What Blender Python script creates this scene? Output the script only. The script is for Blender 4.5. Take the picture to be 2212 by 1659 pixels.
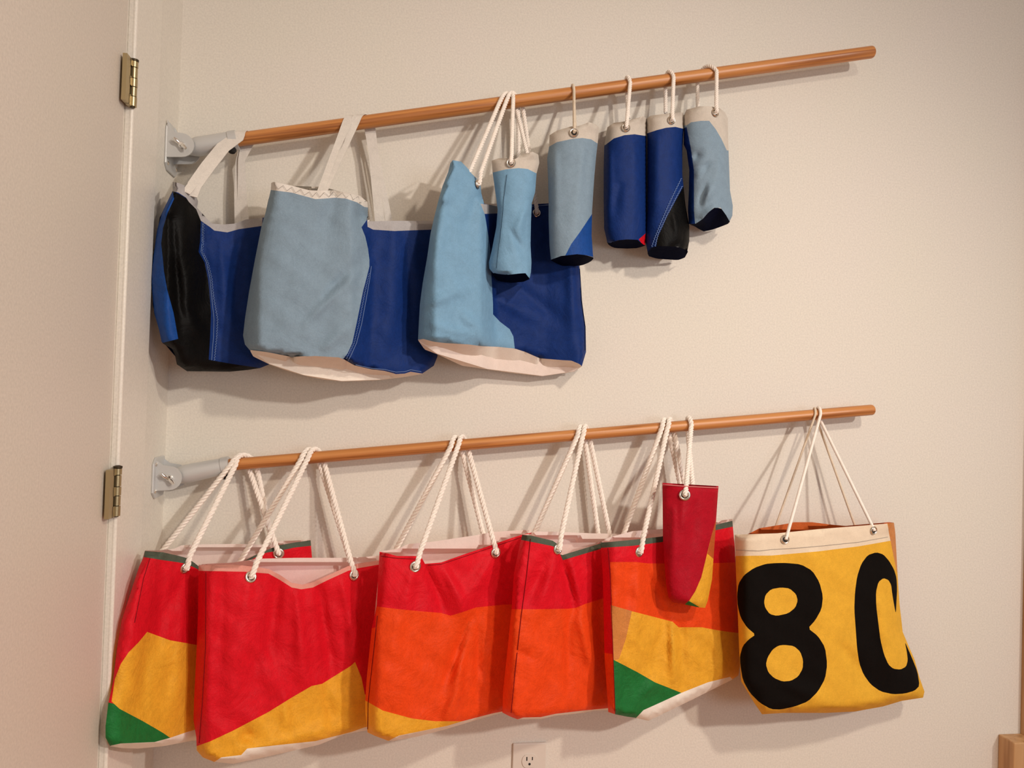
import bpy, math, random
import numpy as np
from mathutils import Vector, Matrix, noise
from mathutils.geometry import delaunay_2d_cdt

for _o in list(bpy.data.objects):
    bpy.data.objects.remove(_o, do_unlink=True)
SC = bpy.context.scene
COL = SC.collection
R = math.radians

# ------------------------------------------------------------------ camera
W, H, F = 2212.0, 1659.0, 1660.0
CAM = Vector((0.0, -1.70, 1.30))
YAW, PITCH, ROLL = R(8.0), R(1.0), R(1.8)
fwd = Vector((math.sin(YAW) * math.cos(PITCH), math.cos(YAW) * math.cos(PITCH), math.sin(PITCH)))
r0 = Vector((math.cos(YAW), -math.sin(YAW), 0))
u0 = r0.cross(fwd)
rgt = r0 * math.cos(ROLL) + u0 * math.sin(ROLL)
upv = u0 * math.cos(ROLL) - r0 * math.sin(ROLL)
cam_data = bpy.data.cameras.new('camera')
cam_data.sensor_width = 36.0
cam_data.lens = F / W * 36.0
cam_data.clip_start = 0.02
cam = bpy.data.objects.new('camera', cam_data)
COL.objects.link(cam)
cam.matrix_world = Matrix(((rgt.x, upv.x, -fwd.x, CAM.x), (rgt.y, upv.y, -fwd.y, CAM.y),
                           (rgt.z, upv.z, -fwd.z, CAM.z), (0, 0, 0, 1)))
SC.camera = cam

# ------------------------------------------------------------------ world, lamps, exposure
wd = bpy.data.worlds.new('world')
SC.world = wd
wd.use_nodes = True
wd.node_tree.nodes['Background'].inputs[0].default_value = (1.0, 0.87, 0.78, 1)
wd.node_tree.nodes['Background'].inputs[1].default_value = 0.30
SC.view_settings.view_transform = 'Standard'
SC.view_settings.look = 'None'
SC.view_settings.gamma = 1.0
SC.view_settings.use_curve_mapping = False
SC.view_settings.exposure = 0.0


def lamp(name, loc, power, size, color, target):
    ld = bpy.data.lights.new(name, 'AREA')
    ld.shape = 'DISK'
    ld.size = size
    ld.energy = power
    ld.color = color
    o = bpy.data.objects.new(name, ld)
    COL.objects.link(o)
    o.location = loc
    o.rotation_euler = (Vector(target) - Vector(loc)).to_track_quat('-Z', 'Y').to_euler()
    return o


def spot(name, loc, power, radius, color, target, size=95):
    ld = bpy.data.lights.new(name, 'SPOT')
    ld.energy = power
    ld.color = color
    ld.shadow_soft_size = radius
    ld.spot_size = R(size)
    ld.spot_blend = 1.0
    o = bpy.data.objects.new(name, ld)
    COL.objects.link(o)
    o.location = loc
    o.rotation_euler = (Vector(target) - Vector(loc)).to_track_quat('-Z', 'Y').to_euler()
    return o


spot('ceiling_downlight', (2.55, -3.40, 2.60), 268, 0.085, (1.0, 0.92, 0.84), (-0.05, 0, 1.0), 62)
spot('ceiling_downlight', (1.15, -2.20, 2.66), 112, 0.07, (1.0, 0.86, 0.71), (0.1, -0.15, 0.0), 96)
lamp('window_daylight', (2.0, -3.8, 1.3), 17, 1.1, (0.80, 0.88, 1.0), (0.9, 0, 1.2))


# ------------------------------------------------------------------ pixel -> real point on the plane a distance d in front of the wall
def ray(px, py):
    return fwd + rgt * ((px - W / 2) / F) - upv * ((py - H / 2) / F)


def P(px, py, d=0.0):
    v = ray(px, py)
    t = (-d - CAM.y) / v.y
    return CAM + v * t


def PX(px, py, X):
    v = ray(px, py)
    t = (X - CAM.x) / v.x
    return CAM + v * t


def proj(p):
    q = Vector(p) - CAM
    z = q.dot(fwd)
    return (W / 2 + F * q.dot(rgt) / z, H / 2 - F * q.dot(upv) / z)


# ------------------------------------------------------------------ materials
def nt(name):
    m = bpy.data.materials.new(name)
    m.use_nodes = True
    return m, m.node_tree, m.node_tree.nodes, m.node_tree.nodes['Principled BSDF']


def fabric(name, col, rough=0.62, crinkle=0.35, var=0.10, sheen=0.0, translucent=0.0, spec=0.16):
    m, t, n, b = nt(name)
    tc = n.new('ShaderNodeTexCoord')
    n1 = n.new('ShaderNodeTexNoise'); n1.inputs['Scale'].default_value = 16; n1.inputs['Detail'].default_value = 8
    n1.inputs['Roughness'].default_value = 0.62; n1.inputs['Distortion'].default_value = 0.8
    n2 = n.new('ShaderNodeTexNoise'); n2.inputs['Scale'].default_value = 420; n2.inputs['Detail'].default_value = 3
    t.links.new(tc.outputs['Object'], n1.inputs['Vector'])
    t.links.new(tc.outputs['Object'], n2.inputs['Vector'])
    mr = n.new('ShaderNodeMapRange'); mr.inputs['From Min'].default_value = 0.3; mr.inputs['From Max'].default_value = 0.7
    mr.inputs['To Min'].default_value = 1 - var; mr.inputs['To Max'].default_value = 1 + var
    t.links.new(n2.outputs['Fac'], mr.inputs['Value'])
    n3 = n.new('ShaderNodeTexNoise'); n3.inputs['Scale'].default_value = 75; n3.inputs['Detail'].default_value = 5
    t.links.new(tc.outputs['Object'], n3.inputs['Vector'])
    mr3 = n.new('ShaderNodeMapRange'); mr3.inputs['From Min'].default_value = 0.3; mr3.inputs['From Max'].default_value = 0.7
    mr3.inputs['To Min'].default_value = 1 - var * .8; mr3.inputs['To Max'].default_value = 1 + var * .8
    t.links.new(n3.outputs['Fac'], mr3.inputs['Value'])
    mm = n.new('ShaderNodeMath'); mm.operation = 'MULTIPLY'
    t.links.new(mr.outputs['Result'], mm.inputs[0]); t.links.new(mr3.outputs['Result'], mm.inputs[1])
    mx = n.new('ShaderNodeVectorMath'); mx.operation = 'SCALE'
    mx.inputs[0].default_value = col
    t.links.new(mm.outputs[0], mx.inputs['Scale'])
    t.links.new(mx.outputs[0], b.inputs['Base Color'])
    b.inputs['Roughness'].default_value = rough
    b.inputs['Specular IOR Level'].default_value = spec
    b.inputs['Sheen Weight'].default_value = sheen
    b.inputs['Sheen Roughness'].default_value = 0.4
    b1 = n.new('ShaderNodeBump'); b1.inputs['Strength'].default_value = crinkle; b1.inputs['Distance'].default_value = 0.012
    b2 = n.new('ShaderNodeBump'); b2.inputs['Strength'].default_value = 0.25; b2.inputs['Distance'].default_value = 0.0006
    t.links.new(n1.outputs['Fac'], b1.inputs['Height'])
    t.links.new(n2.outputs['Fac'], b2.inputs['Height'])
    t.links.new(b1.outputs[0], b2.inputs['Normal'])
    t.links.new(b2.outputs[0], b.inputs['Normal'])
    if translucent > 0:
        tr = n.new('ShaderNodeBsdfTranslucent')
        tr.inputs['Color'].default_value = (*col, 1)
        ms = n.new('ShaderNodeMixShader'); ms.inputs[0].default_value = translucent
        out = n['Material Output']
        t.links.new(b.outputs[0], ms.inputs[1]); t.links.new(tr.outputs[0], ms.inputs[2])
        t.links.new(ms.outputs[0], out.inputs['Surface'])
    return m


def plain(name, col, rough=0.5, metal=0.0, spec=0.5):
    m, t, n, b = nt(name)
    b.inputs['Base Color'].default_value = (*col, 1)
    b.inputs['Roughness'].default_value = rough
    b.inputs['Metallic'].default_value = metal
    b.inputs['Specular IOR Level'].default_value = spec
    nz = n.new('ShaderNodeTexNoise'); nz.inputs['Scale'].default_value = 180
    tc = n.new('ShaderNodeTexCoord'); t.links.new(tc.outputs['Object'], nz.inputs['Vector'])
    bp = n.new('ShaderNodeBump'); bp.inputs['Strength'].default_value = 0.06; bp.inputs['Distance'].default_value = 0.002
    t.links.new(nz.outputs['Fac'], bp.inputs['Height']); t.links.new(bp.outputs[0], b.inputs['Normal'])
    return m


def paint(name, col, rough=0.7, bump=0.25):
    m, t, n, b = nt(name)
    tc = n.new('ShaderNodeTexCoord')
    nz = n.new('ShaderNodeTexNoise'); nz.inputs['Scale'].default_value = 260; nz.inputs['Detail'].default_value = 4
    big = n.new('ShaderNodeTexNoise'); big.inputs['Scale'].default_value = 3.5; big.inputs['Detail'].default_value = 2
    t.links.new(tc.outputs['Object'], nz.inputs['Vector']); t.links.new(tc.outputs['Object'], big.inputs['Vector'])
    mixc = n.new('ShaderNodeMix'); mixc.data_type = 'RGBA'
    mixc.inputs['A'].default_value = (col[0], col[1] * .985, col[2] * 1.0, 1)
    mixc.inputs['B'].default_value = (col[0] * .985, col[1] * 1.005, col[2] * .965, 1)
    t.links.new(big.outputs['Fac'], mixc.inputs['Factor'])
    hs = n.new('ShaderNodeHueSaturation')
    mr = n.new('ShaderNodeMapRange'); mr.inputs['From Min'].default_value = .3; mr.inputs['From Max'].default_value = .7
    mr.inputs['To Min'].default_value = .93; mr.inputs['To Max'].default_value = 1.07
    t.links.new(nz.outputs['Fac'], mr.inputs['Value']); t.links.new(mr.outputs[0], hs.inputs['Value'])
    t.links.new(mixc.outputs['Result'], hs.inputs['Color']); t.links.new(hs.outputs[0], b.inputs['Base Color'])
    b.inputs['Roughness'].default_value = rough
    bp = n.new('ShaderNodeBump'); bp.inputs['Strength'].default_value = bump; bp.inputs['Distance'].default_value = 0.0012
    t.links.new(nz.outputs['Fac'], bp.inputs['Height']); t.links.new(bp.outputs[0], b.inputs['Normal'])
    return m


def wood(name, c1, c2, c3, stretch=(1.6, 55, 55), rough=0.35, seed=0.0):
    m, t, n, b = nt(name)
    tc = n.new('ShaderNodeTexCoord'); mp = n.new('ShaderNodeMapping')
    mp.inputs['Scale'].default_value = stretch; mp.inputs['Location'].default_value = (seed, seed, seed)
    nz = n.new('ShaderNodeTexNoise'); nz.inputs['Scale'].default_value = 1.6; nz.inputs['Detail'].default_value = 6
    nz.inputs['Distortion'].default_value = 0.9
    t.links.new(tc.outputs['Object'], mp.inputs['Vector']); t.links.new(mp.outputs[0], nz.inputs['Vector'])
    cr = n.new('ShaderNodeValToRGB')
    e = cr.color_ramp.elements
    e[0].position = 0.33; e[0].color = (*c1, 1)
    e[1].position = 0.7; e[1].color = (*c3, 1)
    k = e.new(0.47); k.color = (*c2, 1)
    t.links.new(nz.outputs['Fac'], cr.inputs['Fac']); t.links.new(cr.outputs[0], b.inputs['Base Color'])
    b.inputs['Roughness'].default_value = rough
    bp = n.new('ShaderNodeBump'); bp.inputs['Strength'].default_value = 0.15; bp.inputs['Distance'].default_value = 0.001
    t.links.new(nz.outputs['Fac'], bp.inputs['Height']); t.links.new(bp.outputs[0], b.inputs['Normal'])
    return m


M = dict(
    wall=paint('wall_paint', (0.76, 0.71, 0.64)),
    trimp=paint('trim_paint', (0.78, 0.73, 0.66), 0.38, 0.05),
    door=paint('door_paint', (0.66, 0.59, 0.52), 0.5, 0.12),
    floor=wood('floor_wood', (.42, .17, .05), (.58, .25, .08), (.68, .33, .12), (1.0, 9, 9), .3),
    ceil=paint('ceiling_paint', (.8, .76, .7)),
    rod=wood('oak_dowel', (.30, .095, .022), (.52, .20, .055), (.66, .29, .09), (1.5, 60, 60), .38),
    post=wood('pale_timber', (.42, .22, .09), (.55, .31, .14), (.62, .37, .18), (30, 30, 1.5), .45),
    red=fabric('red_nylon', (.84, .011, .026), .5, .6, translucent=.28),
    dred=fabric('crimson_nylon', (.50, .005, .020), .5, .3, translucent=.2),
    orange=fabric('orange_nylon', (.98, .085, .012), .5, .6, translucent=.25),
    dorange=fabric('burnt_orange_nylon', (.60, .13, .03), .5, .38, translucent=.25),
    yellow=fabric('yellow_nylon', (.98, .50, .040), .5, .55, translucent=.25),
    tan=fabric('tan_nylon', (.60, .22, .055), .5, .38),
    green=fabric('green_nylon', (.018, .20, .045), .5, .6, translucent=.2),
    canary=fabric('golden_canvas', (.77, .41, .035), .75, .16, .07),
    olive=fabric('olive_binding', (.085, .105, .075), .7, .1),
    cream=fabric('cream_sailcloth', (.97, .86, .80), .7, .16, .04, translucent=.35),
    hem=fabric('cream_hem', (.80, .66, .50), .7, .12, .04),
    white=fabric('white_sailcloth', (.93, .86, .77), .6, .15, .03, translucent=.1),
    grey=fabric('grey_webbing', (.43, .41, .41), .75, .12, .06),
    blue=fabric('royal_blue_nylon', (.004, .026, .150), .6, .34, .12),
    lblue=fabric('bright_blue_nylon', (.008, .060, .27), .55, .3, .12),
    sky=fabric('sky_blue_nylon', (.20, .38, .56), .58, .34, .06, translucent=.05),
    pale=fabric('pale_grey_blue_nylon', (.235, .33, .42), .6, .30, .06, translucent=.05),
    navy=fabric('navy_base', (.0015, .003, .016), .8, .2, .1, spec=.02),
    black=fabric('black_nylon', (.003, .0028, .0028), .5, .4, .1, spec=.10),
    ink=fabric('black_applique', (.006, .0045, .0038), .8, .08, .08, spec=.06),
    rope=fabric('white_rope', (.95, .87, .79), .55, 0.0, .05),
    cord=fabric('beige_cord', (.74, .62, .48), .7, 0.0, .08),
    web=fabric('white_webbing', (.74, .69, .63), .75, 0.05, .06),
    nickel=plain('nickel', (.80, .74, .66), .22, 1.0),
    brass=plain('antique_brass', (.46, .37, .21), .36, .9),
    dbrass=plain('dark_brass', (.06, .045, .025), .5, .7),
    galv=plain('grey_enamel', (.60, .60, .59), .38, .25),
    dark=plain('dark_hole', (.01, .008, .007), .8),
    chrome=plain('chrome', (.9, .88, .85), .12, 1.0),
    plastic=plain('outlet_plastic', (.72, .66, .59), .4),
    thread=fabric('grey_thread', (.30, .28, .26), .8, 0, 0),
    pthread=fabric('pale_blue_thread', (.20, .30, .55), .8, 0, 0),
    seam=fabric('dark_red_seam', (.20, .004, .008), .8, 0, 0),
)


# ------------------------------------------------------------------ object helpers
def link(name, verts, faces, mat, parent=None, smooth=True):
    me = bpy.data.meshes.new(name)
    off = parent.matrix_basis.translation if parent is not None else Vector((0, 0, 0))
    if parent is not None and parent.parent is not None:
        off = off + parent.parent.matrix_basis.translation
    me.from_pydata([tuple(Vector(v) - off) for v in verts], [], [tuple(f) for f in faces])
    me.materials.append(mat)
    if smooth:
        me.shade_smooth()
        me.set_sharp_from_angle(angle=R(48))
    me.update()
    o = bpy.data.objects.new(name, me)
    COL.objects.link(o)
    if parent is not None:
        o.parent = parent
    return o


def thing(name, label, cat, loc, group=None):
    o = bpy.data.objects.new(name, None)
    o.empty_display_size = 0.03
    COL.objects.link(o)
    o.location = loc
    o['label'] = label
    o['category'] = cat
    if group:
        o['group'] = group
    return o


def struct(o):
    o['kind'] = 'structure'
    return o


def box_vf(lo, hi, V=None, Fc=None):
    V = [] if V is None else V
    Fc = [] if Fc is None else Fc
    b = len(V)
    for x in (lo[0], hi[0]):
        for y in (lo[1], hi[1]):
            for z in (lo[2], hi[2]):
                V.append((x, y, z))
    Fc += [(b, b + 1, b + 3, b + 2), (b + 4, b + 6, b + 7, b + 5), (b, b + 4, b + 5, b + 1),
           (b + 2, b + 3, b + 7, b + 6), (b, b + 2, b + 6, b + 4), (b + 1, b + 5, b + 7, b + 3)]
    return V, Fc


def box(name, lo, hi, mat, parent=None, bevel=0.0):
    lo2 = [min(a, b) for a, b in zip(lo, hi)]
    hi2 = [max(a, b) for a, b in zip(lo, hi)]
    V, Fc = box_vf(lo2, hi2)
    o = link(name, V, Fc, mat, parent, smooth=False)
    if bevel:
        md = o.modifiers.new('bevel', 'BEVEL'); md.width = bevel; md.segments = 3
    return o


def frame_for(t):
    t = t.normalized()
    a = Vector((0, 0, 1)) if abs(t.z) < 0.9 else Vector((1, 0, 0))
    u = t.cross(a).normalized()
    return u, t.cross(u).normalized()


def tube(pts, rad, sides=8, caps=True, V=None, Fc=None):
    V = [] if V is None else V
    Fc = [] if Fc is None else Fc
    n = len(pts)
    rads = rad if isinstance(rad, (list, tuple)) else [rad] * n
    pts = [Vector(p) for p in pts]
    u = None
    b = len(V)
    for i in range(n):
        t = (pts[min(i + 1, n - 1)] - pts[max(i - 1, 0)])
        t = t.normalized() if t.length > 1e-9 else Vector((0, 0, 1))
        if u is None:
            u, w = frame_for(t)
        else:
            u = (u - t * u.dot(t)).normalized()
            w = t.cross(u)
        for k in range(sides):
            a = 2 * math.pi * k / sides
            V.append(pts[i] + (u * math.cos(a) + w * math.sin(a)) * rads[i])
    for i in range(n - 1):
        for k in range(sides):
            k2 = (k + 1) % sides
            Fc.append((b + i * sides + k, b + i * sides + k2, b + (i + 1) * sides + k2, b + (i + 1) * sides + k))
    if caps:
        Fc.append(tuple(b + k for k in range(sides))[::-1])
        Fc.append(tuple(b + (n - 1) * sides + k for k in range(sides)))
    return V, Fc


def resample(pts, step):
    out = [Vector(pts[0])]
    for a, b in zip(pts[:-1], pts[1:]):
        a, b = Vector(a), Vector(b)
        n = max(1, int(math.ceil((b - a).length / step)))
        for i in range(1, n + 1):
            out.append(a.lerp(b, i / n))
    return out


def smooth_path(pts, it=2):
    pts = [Vector(p) for p in pts]
    for _ in range(it):
        q = [pts[0]]
        for a, b in zip(pts[:-1], pts[1:]):
            q += [a.lerp(b, .25), a.lerp(b, .75)]
        q.append(pts[-1])
        pts = q
    return pts


def rope_mesh(pts, rad, pitch=0.026, strands=3, sides=7, step=0.0018):
    pts = resample(pts, step)
    n = len(pts)
    V, Fc = [], []
    frames = []
    u = None
    s = 0.0
    L = [0.0]
    for i in range(n):
        t = (pts[min(i + 1, n - 1)] - pts[max(i - 1, 0)]).normalized()
        if u is None:
            u, w = frame_for(t)
        else:
            u = (u - t * u.dot(t)).normalized()
            w = t.cross(u)
        frames.append((u.copy(), w.copy()))
        if i:
            L.append(L[-1] + (pts[i] - pts[i - 1]).length)
    rad = rad * 1.10
    sr = rad * 0.475
    hr = rad - sr
    for k in range(strands):
        sp = []
        for i in range(n):
            a = 2 * math.pi * (L[i] / pitch + k / strands)
            uu, ww = frames[i]
            sp.append(pts[i] + (uu * math.cos(a) + ww * math.sin(a)) * hr)
        tube(sp, sr, sides, True, V, Fc)
    return V, Fc


# ------------------------------------------------------------------ 2-D helpers in photograph pixels
def inside(poly, x, y):
    c = False
    n = len(poly)
    j = n - 1
    for i in range(n):
        xi, yi = poly[i]
        xj, yj = poly[j]
        if (yi > y) != (yj > y) and x < (xj - xi) * (y - yi) / (yj - yi) + xi:
            c = not c
        j = i
    return c


def inside_np(poly, X, Y):
    c = np.zeros(X.shape, bool)
    n = len(poly)
    j = n - 1
    for i in range(n):
        xi, yi = poly[i]
        xj, yj = poly[j]
        if yi != yj:
            cond = ((yi > Y) != (yj > Y)) & (X < (xj - xi) * (Y - yi) / (yj - yi) + xi)
            c ^= cond
        j = i
    return c


def dens(poly, step, closed=True):
    out = []
    n = len(poly)
    rng = range(n) if closed else range(n - 1)
    for i in rng:
        a = poly[i]
        b = poly[(i + 1) % n]
        m = max(1, int(math.ceil(math.hypot(b[0] - a[0], b[1] - a[1]) / step)))
        for k in range(m):
            out.append((a[0] + (b[0] - a[0]) * k / m, a[1] + (b[1] - a[1]) * k / m))
    if not closed:
        out.append(poly[-1])
    return out


def roundoff(poly, it=1, closed=True):
    """Chaikin corner cutting that keeps the shape close: only small cut."""
    for _ in range(it):
        q = []
        n = len(poly)
        for i in range(n):
            a = poly[i]
            b = poly[(i + 1) % n]
            q.append((a[0] * .82 + b[0] * .18, a[1] * .82 + b[1] * .18))
            q.append((a[0] * .18 + b[0] * .82, a[1] * .18 + b[1] * .82))
        poly = q
    return poly


def segdist(X, Y, a, b):
    ax, ay = a
    bx, by = b
    dx, dy = bx - ax, by - ay
    l2 = dx * dx + dy * dy + 1e-9
    t = np.clip(((X - ax) * dx + (Y - ay) * dy) / l2, 0, 1)
    return np.hypot(X - ax - t * dx, Y - ay - t * dy), t


def lerp_tab(x, tab, k):
    return np.interp(x, [r[0] for r in tab], [r[k] for r in tab])


class Bag:
    """A soft bag: a front and a back cloth that meet along the sides.
    tab: (pixel x, front distance, back distance from the wall) rows; p: how boxy the section is."""

    pending = []

    def __init__(s, outline, tab, p=8, grid=7.0, folds=(), wrinkle=0.0015, bottom_round=26.0, seed=0, base=None):
        s.out = outline
        s.tab = tab
        s.p = p
        s.grid = grid
        s.folds = folds
        s.wr = wrinkle
        s.br = bottom_round
        s.seed = seed
        s.base = base
        s.layers = []
        ys = [q[1] for q in outline]
        s.y0, s.y1 = min(ys), max(ys)
        dy = np.arange(s.y0, s.y1 + 1, 1.0)
        lo, hi = [], []
        d = dens(outline, 1.5)
        A = np.array(d)
        for y in dy:
            sel = A[np.abs(A[:, 1] - y) < 1.6]
            if len(sel) == 0:
                lo.append(lo[-1] if lo else outline[0][0]); hi.append(hi[-1] if hi else outline[0][0])
            else:
                lo.append(sel[:, 0].min()); hi.append(sel[:, 0].max())
        s.dy = dy
        k = np.ones(9) / 9
        lo = np.convolve(np.pad(lo, 4, 'edge'), k, 'valid'); hi = np.convolve(np.pad(hi, 4, 'edge'), k, 'valid')
        s.lo, s.hi = lo, hi
        xs = np.arange(min(q[0] for q in outline), max(q[0] for q in outline) + 1, 2.0)
        bt = []
        for x in xs:
            sel = A[np.abs(A[:, 0] - x) < 2.2]
            bt.append(sel[:, 1].max() if len(sel) else s.y1)
        s.xs, s.bt = xs, np.convolve(np.pad(bt, 4, 'edge'), k, 'valid')

    def prof(s, X, Y):
        lo = np.interp(Y, s.dy, s.lo)
        hi = np.interp(Y, s.dy, s.hi)
        c = (lo + hi) / 2
        h = np.maximum((hi - lo) / 2, 4)
        u = np.clip(np.abs(X - c) / h, 0, 1)
        g = np.sqrt(np.maximum(1 - u ** s.p, 0))
        if s.br > 0:
            v = np.clip((np.interp(X, s.xs, s.bt) - Y) / s.br, 0, 1)
            g = g * (0.25 + 0.75 * np.sqrt(np.maximum(1 - (1 - v) ** 2, 0)))
        return g

    def front(s, X, Y, detail=True):
        X = np.asarray(X, float); Y = np.asarray(Y, float)
        f, b = lerp_tab(X, s.tab, 1), lerp_tab(X, s.tab, 2)
        mid = (f + b) / 2
        g = s.prof(X, Y)
        d = mid + (f - mid) * g
        if detail:
            for (x0, y0, x1, y1, wdt, amp) in s.folds:
                dd, t = segdist(X, Y, (x0, y0), (x1, y1))
                ww = wdt * (0.55 + 0.9 * t)
                d = d + 1.6 * amp * np.exp(-(dd / ww) ** 2) * (0.25 + 0.75 * np.sin(math.pi * np.clip(t * 0.85 + 0.12, 0, 1))) * g
            if s.wr:
                sd = s.seed
                nz = (np.sin(X * .051 + sd + 1.7 * np.sin(Y * .021 + sd)) * np.sin(Y * .033 + 2 * sd + 1.3 * np.sin(X * .017))
                      + .6 * np.sin(X * .093 - Y * .037 + sd * 3) * np.sin(Y * .071 + X * .021 + sd))
                d = d + s.wr * nz * g
        return d

    def back(s, X, Y):
        X = np.asarray(X, float); Y = np.asarray(Y, float)
        f, b = lerp_tab(X, s.tab, 1), lerp_tab(X, s.tab, 2)
        mid = (f + b) / 2
        return mid + (b - mid) * s.prof(X, Y)

    def tri(s, poly, clip=None, holes=(), grid=None):
        grid = grid or s.grid
        loops = [dens(poly, grid)]
        for h in holes:
            loops.append(dens(h, grid))
        if clip is not None:
            loops.append(dens(clip, grid))
        pts, edges = [], []
        for lp in loops:
            b = len(pts)
            pts += lp
            edges += [(b + i, b + (i + 1) % len(lp)) for i in range(len(lp))]
        xs = [q[0] for q in poly]; ys = [q[1] for q in poly]
        gx, gy = np.meshgrid(np.arange(min(xs), max(xs), grid), np.arange(min(ys), max(ys), grid))
        gx = gx + (np.arange(gx.shape[0]) % 2)[:, None] * grid / 2
        gx, gy = gx.ravel(), gy.ravel()
        ok = inside_np(poly, gx, gy)
        if clip is not None:
            ok &= inside_np(clip, gx, gy)
        gx, gy = gx[ok], gy[ok]
        if len(gx):
            B = np.array(pts)
            keep = np.ones(len(gx), bool)
            for i in range(0, len(gx), 512):
                dd = np.hypot(gx[i:i + 512, None] - B[None, :, 0], gy[i:i + 512, None] - B[None, :, 1]).min(axis=1)
                keep[i:i + 512] = dd > grid * .5
            pts += list(zip(gx[keep].tolist(), gy[keep].tolist()))
        r = delaunay_2d_cdt([Vector(q) for q in pts], edges, [], 0, 1e-4)
        V2, F2 = [(v.x, v.y) for v in r[0]], r[2]
        c = np.array([[sum(V2[i][0] for i in f) / len(f), sum(V2[i][1] for i in f) / len(f)] for f in F2])
        ok = inside_np(poly, c[:, 0], c[:, 1])
        for h in holes:
            ok &= ~inside_np(h, c[:, 0], c[:, 1])
        if clip is not None:
            ok &= inside_np(clip, c[:, 0], c[:, 1])
        Fk = [f for f, k in zip(F2, ok) if k]
        used = sorted({i for f in Fk for i in f})
        mp = {o: i for i, o in enumerate(used)}
        V2 = [V2[i] for i in used]
        Fk = [tuple(mp[i] for i in f) for f in Fk]
        # orient towards the camera (pixel y runs down)
        out = []
        for f in Fk:
            a, b, c3 = V2[f[0]], V2[f[1]], V2[f[2]]
            cr = (b[0] - a[0]) * (c3[1] - a[1]) - (b[1] - a[1]) * (c3[0] - a[0])
            out.append(f if cr < 0 else f[::-1])
        return V2, out

    def cloth(s, name, poly, mat, root, lift=0.0, clip=None, holes=(), back=False, grid=None, thick=0.0):
        if not back:
            lz = {}
            s.layers.append((name, poly, mat, root, holes, lz))
            if s not in Bag.pending:
                Bag.pending.append(s)
            return lz
        V2, Fk = s.tri(poly, clip, holes, grid)
        A = np.array(V2)
        D = s.back(A[:, 0], A[:, 1])
        Fk = [f[::-1] for f in Fk]
        V = [P(x, y, d) for (x, y), d in zip(V2, D)]
        return link(name, V, Fk, mat, root)

    def finish(s):
        """cut the front cloth once along every panel border, so that the sewn panels share their edges"""
        grid = s.grid
        loops = []
        for (_, poly, _, _, holes, _) in s.layers:
            loops.append(dens(poly, grid))
            for h in holes:
                loops.append(dens(h, grid))
        out = s.layers[0][1]
        pts, edges = [], []
        for lp in loops:
            b = len(pts)
            pts += lp
            edges += [(b + i, b + (i + 1) % len(lp)) for i in range(len(lp))]
        xs = [q[0] for q in out]; ys = [q[1] for q in out]
        gx, gy = np.meshgrid(np.arange(min(xs), max(xs), grid), np.arange(min(ys), max(ys), grid))
        gx = gx + (np.arange(gx.shape[0]) % 2)[:, None] * grid / 2
        gx, gy = gx.ravel(), gy.ravel()
        ok = inside_np(out, gx, gy)
        gx, gy = gx[ok], gy[ok]
        B = np.array(pts)
        keep = np.ones(len(gx), bool)
        for i in range(0, len(gx), 512):
            dd = np.hypot(gx[i:i + 512, None] - B[None, :, 0], gy[i:i + 512, None] - B[None, :, 1]).min(axis=1)
            keep[i:i + 512] = dd > grid * .5
        pts += list(zip(gx[keep].tolist(), gy[keep].tolist()))
        r = delaunay_2d_cdt([Vector(q) for q in pts], edges, [], 0, 1e-4)
        A = np.array([(v.x, v.y) for v in r[0]])
        T = np.array([f[:3] for f in r[2]])
        c = A[T].mean(axis=1)
        own = np.where(inside_np(out, c[:, 0], c[:, 1]), 0, -1)
        for k, (_, poly, _, _, holes, _) in enumerate(s.layers):
            if k == 0:
                continue
            m = inside_np(poly, c[:, 0], c[:, 1])
            for h in holes:
                m &= ~inside_np(h, c[:, 0], c[:, 1])
            own = np.where(m & (own >= 0), k, own)
        T, own = T[own >= 0], own[own >= 0]
        ab, ac = A[T[:, 1]] - A[T[:, 0]], A[T[:, 2]] - A[T[:, 0]]
        flip = (ab[:, 0] * ac[:, 1] - ab[:, 1] * ac[:, 0]) > 0
        T[flip] = T[flip][:, ::-1]
        D = s.front(A[:, 0], A[:, 1])
        V = np.array([tuple(P(x, y, d)) for (x, y), d in zip(A, D)])
        fn = np.cross(V[T[:, 1]] - V[T[:, 0]], V[T[:, 2]] - V[T[:, 0]])
        vn = np.zeros_like(V)
        for k in range(3):
            np.add.at(vn, T[:, k], fn)
        vn /= np.linalg.norm(vn, axis=1)[:, None] + 1e-12
        for k, (name, poly, mat, root, holes, lz) in enumerate(s.layers):
            Tk = T[own == k]
            if len(Tk) == 0:
                continue
            used, inv = np.unique(Tk, return_inverse=True)
            o = link(name, V[used], inv.reshape(-1, 3).tolist(), mat, root)
            o.data.normals_split_custom_set_from_vertices([tuple(q) for q in vn[used]])
            for kk, vv in lz.items():
                o[kk] = vv
        # side cloth that closes the bag between its front and its back (left open along the mouth)
        q = dens(out, 6)
        n = len(q)
        X = np.array([a[0] for a in q]); Y = np.array([a[1] for a in q])
        df, db = s.front(X, Y), s.back(X, Y)
        V2 = [P(x, y, d) for x, y, d in zip(X, Y, df)] + [P(x, y, d) for x, y, d in zip(X, Y, db)]
        Fc = []
        for i in range(n):
            j = (i + 1) % n
            mx, my = (X[i] + X[j]) / 2, (Y[i] + Y[j]) / 2
            dx, dy = X[j] - X[i], Y[j] - Y[i]
            if abs(dy) < abs(dx) * 1.1 and inside(out, mx, my + 4) and not inside(out, mx, my - 4):
                continue
            Fc.append((i, j, n + j, n + i))
        if Fc:
            link('side_gusset', V2, Fc, s.layers[0][2], s.layers[0][3])

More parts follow.
